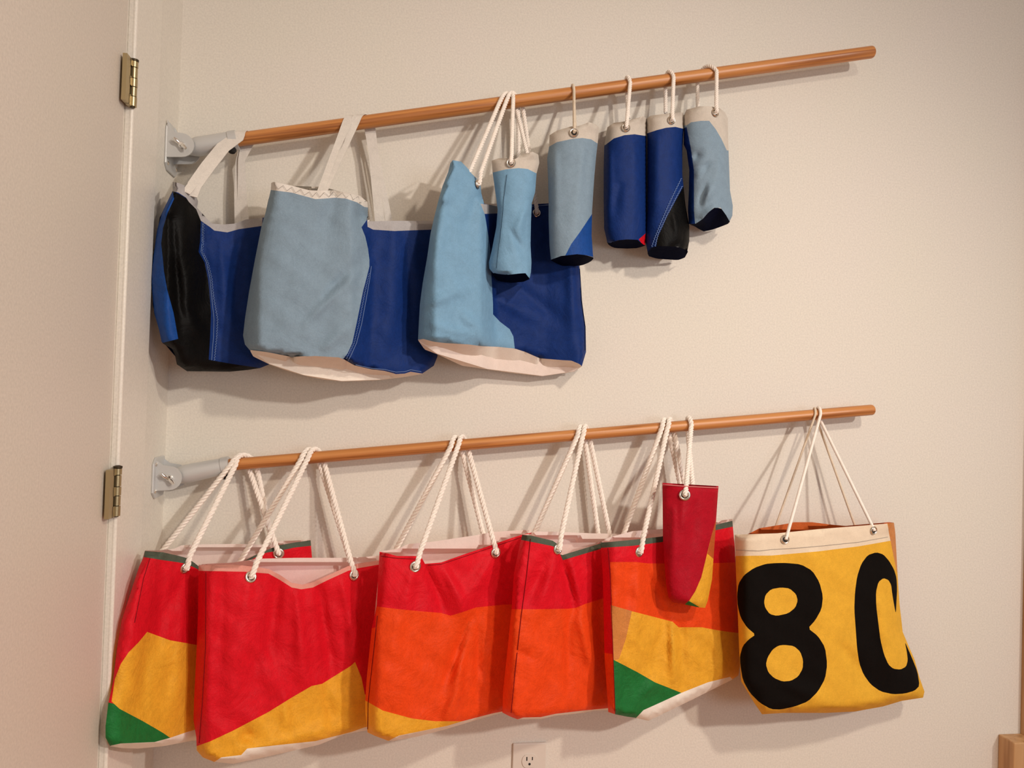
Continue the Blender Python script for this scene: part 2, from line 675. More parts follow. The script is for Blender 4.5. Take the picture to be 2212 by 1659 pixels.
    def basep(s, name, top, bot, mat, root, nrow=7, full=1.0):
        """bottom cloth: from the front lower edge (top polyline) back to the rear lower edge (bot polyline)"""
        x0, x1 = top[0][0], top[-1][0]
        n = max(12, int((x1 - x0) / 6))
        tx = dens(top, 2, False); bx = dens(bot, 2, False)

        def samp(pl, t):
            k = t * (len(pl) - 1)
            i = min(int(k), len(pl) - 2)
            a, b = pl[i], pl[i + 1]
            return (a[0] + (b[0] - a[0]) * (k - i), a[1] + (b[1] - a[1]) * (k - i))
        V, Fc = [], []
        for j in range(nrow + 1):
            sj = j / nrow
            for i in range(n + 1):
                a, b = samp(tx, i / n), samp(bx, i / n)
                px, py = a[0] + (b[0] - a[0]) * sj, a[1] + (b[1] - a[1]) * sj
                df = float(s.front(a[0], a[1], True))
                db = float(lerp_tab(b[0], s.tab, 2))
                mid = (float(lerp_tab(a[0], s.tab, 1)) + float(lerp_tab(a[0], s.tab, 2))) / 2
                e = min(i, n - i) / n
                db = mid + (db - mid) * min(1, (e * 8) ** .5)
                V.append(P(px, py, df + (db - df) * (sj * full)))
        m = n + 1
        for j in range(nrow):
            for i in range(n):
                a = j * m + i
                Fc.append((a, a + m, a + m + 1, a + 1))
        return link(name, V, Fc, mat, root)

    def pt(s, x, y, lift=0.0):
        return P(x, y, float(s.front(x, y)) + lift)

    def normal(s, x, y):
        a = s.pt(x + 6, y) - s.pt(x - 6, y)
        b = s.pt(x, y - 6) - s.pt(x, y + 6)
        n = a.cross(b)
        if n.y > 0:
            n = -n
        return n.normalized()

    def grommet(s, x, y, root, rad=0.0115, mat=None, back=False):
        c = s.pt(x, y, 0.0015)
        n = s.normal(x, y)
        u, w = frame_for(n)
        V, Fc = [], []
        ring = [(rad, 0), (rad * .97, .0016), (rad * .82, .0026), (rad * .66, .0022), (rad * .56, .0008), (rad * .55, -.002)]
        N = 28
        for (rr, h) in ring:
            for k in range(N):
                a = 2 * math.pi * k / N
                V.append(c + (u * math.cos(a) + w * math.sin(a)) * rr + n * h)
        for j in range(len(ring) - 1):
            for k in range(N):
                k2 = (k + 1) % N
                Fc.append((j * N + k, j * N + k2, (j + 1) * N + k2, (j + 1) * N + k))
        g = link('grommet', V, Fc, mat or M['nickel'], root)
        hv = [c + n * -.0004] + [c + (u * math.cos(2 * math.pi * k / N) + w * math.sin(2 * math.pi * k / N)) * rad * .57 + n * -.0004 for k in range(N)]
        link('eyelet_hole', hv, [(0, 1 + k, 1 + (k + 1) % N) for k in range(N)], M['dark'], g, False)
        return c, n

    def line(s, name, pts, mat, root, rad=0.0006, lift=0.0006, zig=0.0, zstep=6):
        q = dens(pts, 5 if not zig else zstep, False)
        if zig:
            q2 = []
            for i, (x, y) in enumerate(q):
                a = q[max(i - 1, 0)]; b = q[min(i + 1, len(q) - 1)]
                l = math.hypot(b[0] - a[0], b[1] - a[1]) + 1e-6
                nx, ny = -(b[1] - a[1]) / l, (b[0] - a[0]) / l
                sg = 1 if i % 2 else -1
                q2.append((x + nx * zig * sg, y + ny * zig * sg))
            q = q2
        V, Fc = tube([s.pt(x, y, lift) for x, y in q], rad, 4)
        return link(name, V, Fc, mat, root)


# ------------------------------------------------------------------ rods
class Rod:
    def __init__(s, a, b, rad):
        s.a, s.b, s.r = a, b, rad
        s.dir = (b - a).normalized()
        s.len = (b - a).length

    def at_px(s, px):
        lo, hi = -0.3, s.len + .3
        for _ in range(50):
            m = (lo + hi) / 2
            if proj(s.a + s.dir * m)[0] < px:
                lo = m
            else:
                hi = m
        return (lo + hi) / 2


def loop_over(rod, px1, px2, rr, g1, g2, mid1=None, mid2=None, sag=0.0):
    """path: end g1 -> up in front of the rod at pixel column px1 -> over the top -> behind it at px2 -> end g2"""
    t1, t2 = rod.at_px(px1), rod.at_px(px2)
    Rr = rod.r + rr
    Y = Vector((0, -1, 0))
    Y = (Y - rod.dir * Y.dot(rod.dir)).normalized()
    Z = rod.dir.cross(Y)
    if Z.z < 0:
        Z = -Z
    arc = []
    for i in range(15):
        a = math.pi * (i / 14) * 1.06 - 0.08
        t = t1 + (t2 - t1) * (i / 14)
        arc.append(rod.a + rod.dir * t + (Y * math.cos(a) + Z * math.sin(a)) * Rr)

    def leg(p, q, m):
        pts = [p.lerp(q, i / 10) for i in range(11)]
        for i, v in enumerate(pts):
            k = 4 * (i / 10) * (1 - i / 10)
            v.z -= sag * k
            if m is not None:
                v += m * k
        return pts
    l1 = leg(Vector(g1), arc[0], mid1)
    l2 = leg(arc[-1], Vector(g2), mid2)
    return l1[:-1] + arc + l2[1:]


def rope_handle(root, rod, px1, px2, g1, g2, n1=None, n2=None, rad=0.0052, mat=None, pitch=0.026, name='rope_handle', mid1=None, mid2=None):
    g1, g2 = Vector(g1), Vector(g2)
    pts = loop_over(rod, px1, px2, rad, g1 + Vector((0, -.006, .004)), g2 + Vector((0, -.006, .004)), mid1, mid2)
    if n1 is not None:
        pts = [g1 - n1 * .014, g1 - n1 * .004 + Vector((0, 0, .000)), g1 + n1 * .005 + Vector((0, 0, .001))] + pts[1:]
    if n2 is not None:
        pts = pts[:-1] + [g2 + n2 * .005 + Vector((0, 0, .001)), g2 - n2 * .004, g2 - n2 * .014]
    V, Fc = rope_mesh(pts, rad, pitch)
    return link(name, V, Fc, mat or M['rope'], root)


def cord_handle(root, rod, px1, px2, g1, g2, rad, mat, name='cord_handle'):
    pts = resample(loop_over(rod, px1, px2, rad, g1, g2), .006)
    V, Fc = tube(pts, rad, 8)
    return link(name, V, Fc, mat, root)


def ribbon(name, pts, width, mat, root, nrm=None, th=0.0012):
    """flat webbing: pts = [(point, width, axis vector)]"""
    V, Fc = [], []
    n = len(pts)
    for i, (p, w, ax) in enumerate(pts):
        p = Vector(p)
        t = (Vector(pts[min(i + 1, n - 1)][0]) - Vector(pts[max(i - 1, 0)][0])).normalized()
        ax = Vector(ax)
        ax = (ax - t * ax.dot(t)).normalized()
        nn = t.cross(ax)
        for a, b in ((-1, -1), (-.33, -1), (.33, -1), (1, -1), (1, 1), (.33, 1), (-.33, 1), (-1, 1)):
            V.append(p + ax * (a * w / 2) + nn * (b * th / 2))
    for i in range(n - 1):
        for k in range(8):
            k2 = (k + 1) % 8
            Fc.append((i * 8 + k, i * 8 + k2, (i + 1) * 8 + k2, (i + 1) * 8 + k))
    Fc.append(tuple(range(8))[::-1])
    Fc.append(tuple((n - 1) * 8 + k for k in range(8)))
    return link(name, V, Fc, mat, root)


# ================================================================== SETTING
XS = P(384, 300, 0).x            # face of the left wall (runs towards the camera)
XE = P(2207, 1400, 0).x          # wall_back stops at the timber casing
ZC = 2.75
struct(box('wall_back', (XS - .12, 0, 0), (XE + 1.3, .12, ZC), M['wall']))
d_cas0 = -PX(327, 300, XS).y     # casing outer edge, distance from back wall
d_cas1 = -PX(291, 90, XS + .012).y
struct(box('wall_left', (XS - .12, 0, 0), (XS, -(d_cas1 + .004), ZC), M['wall']))
struct(box('wall_left_far', (XS - .12, -(d_cas1 + .84), 0), (XS, -4.2, ZC), M['wall']))
struct(box('wall_left_header', (XS - .12, -(d_cas1 + .004), 2.16), (XS, -(d_cas1 + .84), ZC), M['wall']))
struct(box('floor', (XS - .12, -4.2, -.05), (XE + 1.3, .12, 0), M['floor']))
struct(box('ceiling', (XS - .12, -4.2, ZC), (XE + 1.3, .12, ZC + .05), M['ceil']))
# door casing (profiled): outer edge, rounded inner bead
cas_r = struct(box('trim_1', (XS, -d_cas0, 0), (XS + .011, -d_cas1, 2.22), M['trimp'], None, .002))
V, Fc = tube([(XS + .010, -(d_cas1 - .004), 0), (XS + .010, -(d_cas1 - .004), 2.2)], .0045, 12)
b1 = link('casing_bead', V, Fc, M['trimp'], cas_r)
struct(box('trim_2', (XS, -(d_cas1 + .83), 0), (XS + .011, -(d_cas1 + .91), 2.22), M['trimp'], None, .002))
struct(box('trim_3', (XS, -d_cas1, 2.14), (XS + .011, -(d_cas1 + .83), 2.22), M['trimp'], None, .002))
# door leaf
door = struct(box('door_1', (XS - .036, -(d_cas1 + .008), .01), (XS + .002, -(d_cas1 + .825), 2.135), M['door'], None, .0015))
kv, kf = [], []
kc = Vector((XS + .002, -(d_cas1 + .76), .95))
for j, (rr, h) in enumerate([(.030, 0), (.030, .006), (.012, .010), (.011, .035), (.024, .042), (.028, .055), (.020, .066), (.001, .068)]):
    for k in range(20):
        a = 2 * math.pi * k / 20
        kv.append(kc + Vector((h, rr * math.cos(a), rr * math.sin(a))))
for j in range(7):
    for k in range(20):
        kf.append((j * 20 + k, j * 20 + (k + 1) % 20, (j + 1) * 20 + (k + 1) % 20, (j + 1) * 20 + k))
link('door_knob', kv, kf, M['brass'], door)
# baseboards
struct(box('baseboard_back', (XS, -.014, 0), (XE, 0, .11), M['trimp'], None, .003))
struct(box('baseboard_left', (XS, -.014, 0), (XS + .014, -d_cas0, .11), M['trimp'], None, .003))
# timber at the right edge
struct(box('trim_4', (XE, -.022, 0), (XE + .09, 0, 2.2), M['post'], None, .002))
pb = P(2191, 1620, .05)
zt = P(2200, 1605, .05).z
struct(box('trim_5', (pb.x, -.05, 0), (XE + .10, 0, zt), M['post'], None, .003))


# ------------------------------------------------------------------ door hinges
def hinge(py0, py1, px_l, px_r, label):
    xf = XS + .013
    top, bot = PX((px_l + px_r) / 2, py0, xf).z, PX((px_l + px_r) / 2, py1, xf).z
    yk = -(d_cas1 + .004)
    root = thing('door_hinge', label, 'hinge', (xf, yk, bot), 'brass hinges on the white door')
    h = top - bot
    ww = .030
    V, Fc = [], []
    # leaf on the door with two notches for the jamb knuckles
    n1, n2 = (bot + h * .22, bot + h * .43), (bot + h * .62, bot + h * .86)
    box_vf((xf - .006, yk - .034, bot), (xf + .001, yk - .016, top), V, Fc)
    for z0, z1 in ((bot, n1[0]), (n1[1], n2[0]), (n2[1], top)):
        box_vf((xf - .006, yk - .018, z0), (xf + .001, yk + .001, z1), V, Fc)
    link('hinge_leaf', V, Fc, M['brass'], root, False)
    V, Fc = box_vf((xf - .006, yk - .018, bot + .003), (xf - .003, yk + .004, top - .003))
    link('notch_gap_shade', V, Fc, M['dbrass'], root, False)  # added dark plate standing in for the shade in the notch gaps
    zs = [bot, n1[0], n1[1], n2[0], n2[1], top]
    for i in range(5):
        V, Fc = tube([(xf + .001, yk, zs[i] + .0007), (xf + .001, yk, zs[i + 1] - .0007)], .0066 if i % 2 == 0 else .0062, 18)
        link('knuckle', V, Fc, M['brass'], root)
    V, Fc = tube([(xf + .001, yk, bot - .001), (xf + .001, yk, top + .002)], .004, 12)
    link('hinge_pin', V, Fc, M['dbrass'], root)
    V, Fc = tube([(xf + .001, yk, top), (xf + .001, yk, top + .0035), (xf + .001, yk, top + .005)], [.007, .0072, .003], 16)
    link('pin_head', V, Fc, M['dbrass'], root)


hinge(141, 242, 281, 309, 'upper brass door hinge beside the grey bracket of the top rod')
hinge(1010, 1111, 245, 272, 'lower brass door hinge level with the bottom rod bracket')


# ------------------------------------------------------------------ wall outlet
oc = P(1144, 1603, 0)
oroot = thing('wall_outlet', 'cream duplex wall outlet low on the wall below the orange bags', 'outlet', (oc.x, 0, oc.z - .06))
ox, oz = oc.x, oc.z - .058
box('cover_plate', (ox - .038, -.006, oz - .060), (ox + .038, 0, oz + .058), M['plastic'], oroot, .0025)
for s_ in (1, -1):
    cz = oz + s_ * .0195 + .0
    V, Fc = [], []
    N = 28
    prof = []
    for k in range(N):
        a = 2 * math.pi * k / N
        prof.append((.0172 * math.cos(a), max(-.0145, min(.0145, .0172 * math.sin(a)))))
    for yy in (-.0055, -.0078):
        for (a, b) in prof:
            V.append((ox + a, yy, cz + b))
    Fc = [(k, (k + 1) % N, N + (k + 1) % N, N + k) for k in range(N)] + [tuple(range(N, 2 * N))]
    f = link('socket_face', V, Fc, M['plastic'], oroot, False)
    box('slot', (ox - .0076, -.0081, cz + .001), (ox - .0052, -.0070, cz + .0095), M['dark'], f)
    box('slot', (ox + .0050, -.0081, cz + .002), (ox + .0072, -.0070, cz + .0090), M['dark'], f)
    V, Fc = tube([(ox, -.0070, cz - .0065), (ox, -.0082, cz - .0065)], .0027, 12)
    link('ground_hole', V, Fc, M['dark'], f)
V, Fc = tube([(ox, -.0055, oz), (ox, -.0072, oz)], .003, 12)
link('screw', V, Fc, M['nickel'], oroot)

# ------------------------------------------------------------------ rods and brackets
DU, DL = .060, .046
rod_u = Rod(P(513, 302, DU), P(1887, 112, DU), .0140)
rod_l = Rod(P(497, 1004, DL), P(1887, 885, DL), .0124)


def build_rod(rod, name, label, seed):
    root = thing(name, label, 'rod', rod.a, None)
    rt = 0
    L = rod.len
    prof = [(-.03, rod.r * .98), (0, rod.r * .98), (.002, rod.r)] + [(L * k / 20, rod.r) for k in range(1, 20)] + \
           [(L - .006, rod.r), (L - .003, rod.r * .93), (L - .001, rod.r * .78), (L, rod.r * .55), (L, 0.0001)]
    # local X runs along the dowel so the grain follows it
    V, Fc = [], []
    N = 28
    for (t, r_) in prof:
        for k in range(N):
            a = 2 * math.pi * k / N
            V.append((t, math.cos(a) * r_, math.sin(a) * r_))
    for i in range(len(prof) - 1):
        for k in range(N):
            Fc.append((i * N + k, (i + 1) * N + k, (i + 1) * N + (k + 1) % N, i * N + (k + 1) % N))
    Fc.append(tuple(range(N)))
    me = bpy.data.meshes.new('dowel')
    me.from_pydata(V, [], Fc)
    me.materials.append(M['rod'])
    me.shade_smooth()
    o = bpy.data.objects.new(name, me)
    bpy.data.objects.remove(root, do_unlink=True)
    COL.objects.link(o)
    o.location = rod.a
    o.rotation_euler = rod.dir.to_track_quat('X', 'Z').to_euler()
    o['label'] = label
    o['category'] = 'rod'
    o['group'] = 'wooden rods along the wall'
    return o


build_rod(rod_u, 'wooden_rod', 'upper round wooden rod holding the blue bags and small pouches', 0)
build_rod(rod_l, 'wooden_rod', 'lower round wooden rod holding the red, orange and yellow bags', 2)


def bracket(rod, label, d, pv, hplate, splay):
    piv = P(pv[0], pv[1], d)
    root = thing('rod_bracket', label, 'bracket', (XS, -d, piv.z), 'pole brackets on the left wall')
    # mounting plate: chamfered plate on the side wall
    ys = [-.004, -.084]
    zc = piv.z
    hp = hplate / 2
    sec = [(-.006, -hp + .014), (-.020, -hp), (-.072, -hp), (-.086, -hp + .012), (-.086, hp - .012), (-.072, hp), (-.020, hp), (-.006, hp - .014)]
    V, Fc = [], []
    for x in (XS + .0002, XS + .0045):
        for (y, z) in sec:
            V.append((x, y, zc + z))
    n = len(sec)
    Fc = [(k, (k + 1) % n, n + (k + 1) % n, n + k) for k in range(n)] + [tuple(range(n, 2 * n)), tuple(range(n))[::-1]]
    pl = link('mounting_plate', V, Fc, M['galv'], root, False)
    md = pl.modifiers.new('bevel', 'BEVEL'); md.width = .0012; md.segments = 2
    for (y, z) in ((-.074, hp - .014), (-.074, -hp + .014), (-.018, hp - .016), (-.018, -hp + .016)):
        V, Fc = tube([(XS + .003, y, zc + z), (XS + .0052, y, zc + z), (XS + .0068, y, zc + z)], [.0042, .0042, .0022], 14)
        link('screw', V, Fc, M['nickel'], root)
        V, Fc = tube([(XS + .0066, y, zc + z - .0022), (XS + .0071, y, zc + z + .0022)], .0007, 6)
    # two cheeks (ears)
    reach = piv.x - XS
    for side in (-1, 1):
        y = -d + side * -.0245
        prof = [(.004, splay * .5 + .020), (.016, .026), (reach, .024)]
        for k in range(1, 10):
            a = math.pi / 2 - math.pi * k / 10
            prof.append((reach + .024 * math.cos(a), .024 * math.sin(a)))
        prof += [(reach, -.024), (.004, -.026)]
        V = []
        for yy in (y - .0016, y + .0016):
            for (x, z) in prof:
                V.append((XS + x, yy, piv.z + z))
        n = len(prof)
        Fc = [(k, (k + 1) % n, n + (k + 1) % n, n + k) for k in range(n)] + [tuple(range(n, 2 * n)), tuple(range(n))[::-1]]
        link('bracket_cheek', V, Fc, M['galv'], root, False)
    # swivel socket tube towards the rod
    dirv = (rod.a - piv).normalized()
    start = piv + dirv * .012
    end = rod.a - dirv * .004
    V, Fc = tube([piv - dirv * .004, start, start + dirv * .012, start + dirv * .020, end - dirv * .002, end], [.010, .016, .0195, .0195, rod.r + .0045, rod.r + .0040], 26)
    link('socket_tube', V, Fc, M['galv'], root)
    V, Fc = tube([end - dirv * .012, end + dirv * .004], [rod.r + .0062, rod.r + .0058], 26, True)
    link('collar', V, Fc, M['galv'], root)
    # thumb screw under the socket
    q = rod.a - dirv * .010
    V, Fc = tube([q + Vector((0, -.002, -.012)), q + Vector((.001, -.006, -.022)), q + Vector((.001, -.007, -.027))], [.006, .009, .006], 12)
    link('rubber_plug', V, Fc, M['dark'], root)
    # pivot bolt with wing nut
    c = Vector((piv.x, -d - .026, piv.z))
    V, Fc = tube([c + Vector((0, .054, 0)), c + Vector((0, -.004, 0))], .0035, 12)
    link('pivot_bolt', V, Fc, M['nickel'], root)
    V, Fc = tube([c, c + Vector((0, -.006, 0)), c + Vector((0, -.010, 0))], [.0075, .006, .003], 14)
    for sg in (-1, 1):
        tube([c + Vector((0, -.005, 0)), c + Vector((sg * .007, -.010, -sg * .005)), c + Vector((sg * .012, -.012, -sg * .010))], [.003, .0042, .0025], 10, True, V, Fc)
    link('wing_nut', V, Fc, M['chrome'], root)


bracket(rod_u, 'grey metal pole bracket holding the upper rod, strap crossing over it', DU, (400, 322), .098, .06)
bracket(rod_l, 'grey metal pole bracket holding the lower rod, bare of straps', DL, (374, 1030), .082, .03)


# ================================================================== UPPER BAGS
def lipstrip(bag, name, top, h, mat, root, lift=.0012, clip=None):
    poly = list(top) + [(x, y + h) for x, y in reversed(top)]
    return bag.cloth(name, poly, mat, root, lift, clip)


# ---------------- bag A: royal blue and black, beside the left wall
A_top = [(373, 393), (385, 395), (400, 401), (413, 412), (423, 424), (428, 435), (426, 449), (443, 468), (458, 483), (484, 485), (506, 483), (532, 474), (567, 470), (604, 470)]
A_left = [(352, 742), (349, 738), (344, 714), (333, 676), (328, 625), (326, 600), (330, 560), (334, 536), (339, 498), (349, 463), (362, 435), (373, 414)]
A_bot = [(612, 775), (582, 787), (562, 795), (537, 799), (496, 803), (404, 802), (382, 787), (378, 767), (372, 754)]
A_out = A_top + A_bot + A_left
tabA = [(326, .185, .140), (360, .205, .100), (430, .140, .060), (470, .110, .045), (612, .075, .020)]
rA = thing('tote_bag', 'royal blue and black tote bag hanging next to the door wall', 'bag', P(460, 803, .05), 'blue tote bags on the upper rod')
bA = Bag(A_out, tabA, 9, 7, [(432, 480, 450, 640, 11, -.007), (400, 430, 405, 760, 22, .005), (375, 560, 400, 700, 12, -.004), (395, 650, 440, 740, 10, .004), (470, 500, 500, 760, 18, .006), (520, 520, 490, 780, 16, -.006), (372, 470, 392, 740, 8, -.006)], .002, 30, 1.1)
bA.cloth('bag_front', A_out, M['blue'], rA)
blk = [(373, 413), (385, 418), (402, 428), (424, 449), (434, 477), (432, 524), (429, 544), (442, 567), (449, 600), (452, 625), (456, 676), (454, 727), (451, 777), (501, 786), (562, 795), (537, 806), (400, 812), (345, 765), (350, 740), (385, 732), (375, 676), (361, 625), (354, 585), (352, 562), (348, 526), (352, 493), (362, 460), (376, 430)]
o = bA.cloth('black_panel', blk, M['black'], rA, .0010, A_out); o['label'] = 'glossy black fabric panel'
sl = [(373, 413), (376, 430), (362, 460), (352, 493), (348, 526), (352, 562), (354, 585), (361, 625), (375, 676), (385, 732), (350, 741), (320, 735), (320, 560), (345, 440)]
o = bA.cloth('side_panel', sl, M['lblue'], rA, .0012, A_out); o['label'] = 'brighter blue side panel'
bandA = A_top[:13] + [(566, 488), (516, 495), (491, 502), (463, 498), (453, 490), (434, 477), (424, 452), (408, 436), (402, 427), (385, 416), (373, 413)]
o = bA.cloth('top_band', bandA, M['grey'], rA, .0022, A_out); o['label'] = 'grey webbing rim'
bA.cloth('bag_back', [(374, 410), (420, 448), (450, 488), (484, 497), (530, 486), (604, 480), (612, 775), (560, 790), (404, 800), (355, 742), (330, 660), (330, 560), (345, 470)], M['blue'], rA, back=True)
bA.line('seam_stitching', [(437, 482), (436, 524), (434, 544), (446, 567), (453, 600), (457, 640), (462, 690), (461, 727), (457, 778)], M['pthread'], rA, .0005, .0016)
bA.line('seam_stitching', [(440, 482), (439, 524), (437, 544), (449, 566), (457, 600), (461, 640), (470, 690), (468, 727), (463, 779)], M['pthread'], rA, .0005, .0016, 1.2, 3)


def strap(root, rows, name='strap'):
    """rows: (px, py, d, width in px, axis tilt in degrees from horizontal)"""
    pts = []
    sm = []
    for i in range(len(rows) - 1):
        a, b = rows[i], rows[i + 1]
        for k in range(5):
            t = k / 5
            sm.append([a[j] + (b[j] - a[j]) * t for j in range(5)])
    sm.append(list(rows[-1]))
    arr = np.array(sm)
    for _ in range(3):
        arr[1:-1] = (arr[:-2] + 2 * arr[1:-1] + arr[2:]) / 4
    for (x, y, d, w, an) in arr:
        c = P(x, y, d)
        e = P(x + w, y, d)
        an = R(an)
        pts.append((c, (e - c).length, Vector((math.cos(an), 0, math.sin(an)))))
    return ribbon(name, pts, 0, M['web'], root)


def strap_loop(root, rod, rows_front, pxa, pxb, wa, rows_back, name='webbing_handle', ang=0):
    t1, t2 = rod.at_px(pxa), rod.at_px(pxb)
    Y = Vector((0, -1, 0)); Y = (Y - rod.dir * Y.dot(rod.dir)).normalized()
    Z = rod.dir.cross(Y)
    if Z.z < 0: Z = -Z
    pts = []
    A = Vector((1, 0, .12))
    for (x, y, d, w, an) in rows_front:
        c = P(x, y, d); e = P(x + w, y, d)
        pts.append((c, (e - c).length, Vector((math.cos(R(an)), 0, math.sin(R(an))))))
    for i in range(13):
        a = math.pi * i / 12
        t = t1 + (t2 - t1) * i / 12
        pts.append((rod.a + rod.dir * t + (Y * math.cos(a) + Z * math.sin(a)) * (rod.r + .0022), wa, A))
    for (x, y, d, w, an) in rows_back:
        c = P(x, y, d); e = P(x + w, y, d)
        pts.append((c, (e - c).length, Vector((math.cos(R(an)), 0, math.sin(R(an))))))
    # densify
    q = []
    for a, b in zip(pts[:-1], pts[1:]):
        n = max(1, int((Vector(b[0]) - Vector(a[0])).length / .012))
        for k in range(n):
            t = k / n
            q.append((Vector(a[0]).lerp(Vector(b[0]), t), a[1] + (b[1] - a[1]) * t, Vector(a[2]).lerp(Vector(b[2]), t)))
    q.append(pts[-1])
    return ribbon(name, q, 0, M['web'], root)


strap_loop(rA, rod_u, [(414, 424, .158, 24, -40), (420, 400, .150, 30, -28), (450, 358, .120, 31, -20), (482, 318, .088, 31, -10)], 517, 532, .027,
           [(522, 345, .040, 15, 0), (523, 420, .035, 20, 0), (525, 490, .030, 28, 0)])
strap_loop(rA, rod_u, [(402, 416, .168, 18, -30), (437, 372, .125, 20, -22), (476, 320, .084, 22, -12)], 514, 527, .020,
           [(514, 350, .034, 10, 0), (512, 420, .034, 12, 0), (514, 488, .035, 14, 0)])

# ---------------- bag B: pale blue front with royal blue side and white base
B_top = [(586, 395), (591, 393), (630, 401), (668, 411), (691, 412), (721, 411), (753, 417), (778, 423), (794, 437), (795, 449), (794, 478), (860, 477), (928, 477), (950, 477)]
B_fb = [(945, 770), (937, 790), (912, 807), (887, 803), (874, 807), (855, 808), (830, 801), (803, 799), (765, 790), (741, 776), (732, 772), (681, 769), (630, 772), (580, 762), (540, 757)]
B_left = [(529, 744), (525, 725), (529, 689), (538, 630), (551, 559), (565, 488), (575, 455), (585, 410)]
B_out = B_top + B_fb + B_left
tabB = [(525, .175, .125), (560, .215, .105), (760, .185, .065), (800, .140, .050), (905, .100, .030), (950, .080, .020)]
rB = thing('tote_bag', 'pale blue tote bag with royal blue side, white base and white zigzag-stitched rim', 'bag', P(720, 820, .06), 'blue tote bags on the upper rod')
bB = Bag(B_out, tabB, 10, 7, [(700, 640, 780, 560, 10, -.005), (660, 700, 760, 600, 9, .005), (700, 752, 760, 700, 10, .004), (720, 430, 700, 560, 30, -.006), (850, 500, 840, 780, 24, .006), (800, 560, 780, 720, 12, .006), (880, 520, 885, 760, 14, -.006), (775, 440, 785, 490, 8, -.010)], .002, 0, 2.3)
bB.cloth('bag_front', B_out, M['pale'], rB)
bp_ = [(796, 470), (781, 491), (789, 511), (795, 537), (798, 562), (798, 575), (794, 592), (784, 630), (770, 700), (761, 741), (751, 763), (741, 776), (765, 800), (900, 830), (960, 820), (960, 470)]
o = bB.cloth('blue_side_panel', bp_, M['blue'], rB, .0010, B_out); o['label'] = 'royal blue fabric panel'
o = bB.cloth('top_band', [(580, 385), (591, 385), (630, 392), (700, 405), (753, 410), (790, 420), (800, 440), (800, 449), (787, 447), (771, 437), (748, 429), (725, 427), (700, 429), (681, 430), (630, 416), (583, 410)], M['web'], rB, .0020, B_out); o['label'] = 'white webbing rim with zigzag stitching'
o = bB.cloth('side_rim', [(793, 470), (960, 470), (960, 497), (931, 496), (852, 499), (806, 496), (794, 490)], M['grey'], rB, .0020, B_out)
o['label'] = 'grey webbing rim'
bB.line('zigzag_stitching', [(592, 402), (630, 409), (668, 419), (691, 421), (721, 419), (748, 422), (772, 429), (788, 439)], M['thread'], rB, .0004, .0026, 5, 11)
bB.line('seam_stitching', [(802, 575), (799, 600), (792, 640), (781, 700), (770, 741), (758, 768), (752, 779)], M['pthread'], rB, .0005, .0016)
bB.line('seam_stitching', [(798, 590), (788, 632), (775, 700), (765, 741), (748, 775)], M['pthread'], rB, .0004, .0016, 1.0, 3)
bB.line('seam_stitching', [(768, 788), (803, 796), (830, 798), (855, 804), (874, 803), (887, 799), (910, 803)], M['pthread'], rB, .0005, .0016)
o = bB.basep('base_panel', [(541, 756), (580, 761), (630, 771), (681, 768), (732, 771), (741, 775), (765, 789), (803, 798), (830, 800), (855, 807), (874, 806), (887, 802), (912, 806)],
             [(541, 759), (547, 770), (582, 787), (615, 799), (656, 811), (694, 819), (738, 824), (781, 823), (820, 821), (870, 815), (912, 808)], M['white'], rB)
o['label'] = 'white bottom panel'
bB.cloth('bag_back', [(592, 400), (700, 404), (790, 430), (800, 487), (948, 487), (943, 765), (912, 806), (820, 820), (738, 823), (656, 810), (582, 786), (542, 757), (530, 700), (552, 560), (580, 430)], M['white'], rB, back=True)
strap_loop(rB, rod_u, [(690, 424, .185, 17, 0), (703, 385, .155, 15, 0), (725, 325, .110, 14, 0)], 752, 795, .020,
           [(803, 330, .040, 13, 0), (811, 400, .038, 17, 0), (822, 488, .040, 22, 0)])
strap_loop(rB, rod_u, [(697, 422, .182, 12, 0), (722, 368, .135, 12, 0), (748, 312, .088, 12, 0)], 769, 800, .018,
           [(813, 330, .034, 9, 0), (826, 400, .032, 12, 0), (842, 488, .030, 16, 0)])

# ---------------- bag C: sky blue peaked front, royal blue side, white base
C_out = [(978, 346), (996, 349), (1009, 362), (1019, 375), (1029, 385), (1038, 400), (1040, 418), (1046, 440), (1075, 446), (1110, 446), (1140, 442), (1185, 439), (1243, 440), (1251, 576), (1256, 643), (1265, 706), (1266, 760), (1257, 791),
         (1251, 786), (1234, 779), (1215, 778), (1166, 774), (1134, 760), (1112, 753), (1074, 749), (1042, 748), (1012, 744), (960, 741), (936, 738), (914, 732), (903, 734),
         (904, 711), (907, 657), (913, 612), (923, 554), (930, 504), (940, 461), (947, 433), (956, 402), (968, 372), (973, 352)]
tabC = [(903, .165, .120), (940, .195, .110), (1040, .145, .050), (1070, .075, .022), (1180, .060, .016), (1266, .085, .014)]
rC = thing('tote_bag', 'sky blue and royal blue tote bag with peaked corner and white base', 'bag', P(1080, 805, .05), 'blue tote bags on the upper rod')
bC = Bag(C_out, tabC, 10, 7, [(1038, 400, 1000, 520, 14, -.006), (960, 420, 930, 600, 14, .006), (920, 660, 1010, 620, 10, .005), (930, 700, 1100, 745, 10, .004), (1060, 640, 1180, 700, 14, .005), (1120, 620, 1240, 720, 14, -.004), (1230, 460, 1240, 760, 10, .006), (1000, 680, 1070, 740, 14, .006)], .002, 0, 3.9)
bC.cloth('bag_front', C_out, M['sky'], rC)
cb = [(1046, 430), (1044, 448), (1049, 473), (1054, 504), (1059, 537), (1062, 605), (1065, 657), (1065, 679), (1080, 695), (1101, 711), (1109, 727), (1112, 753), (1112, 800), (1290, 800), (1290, 430)]
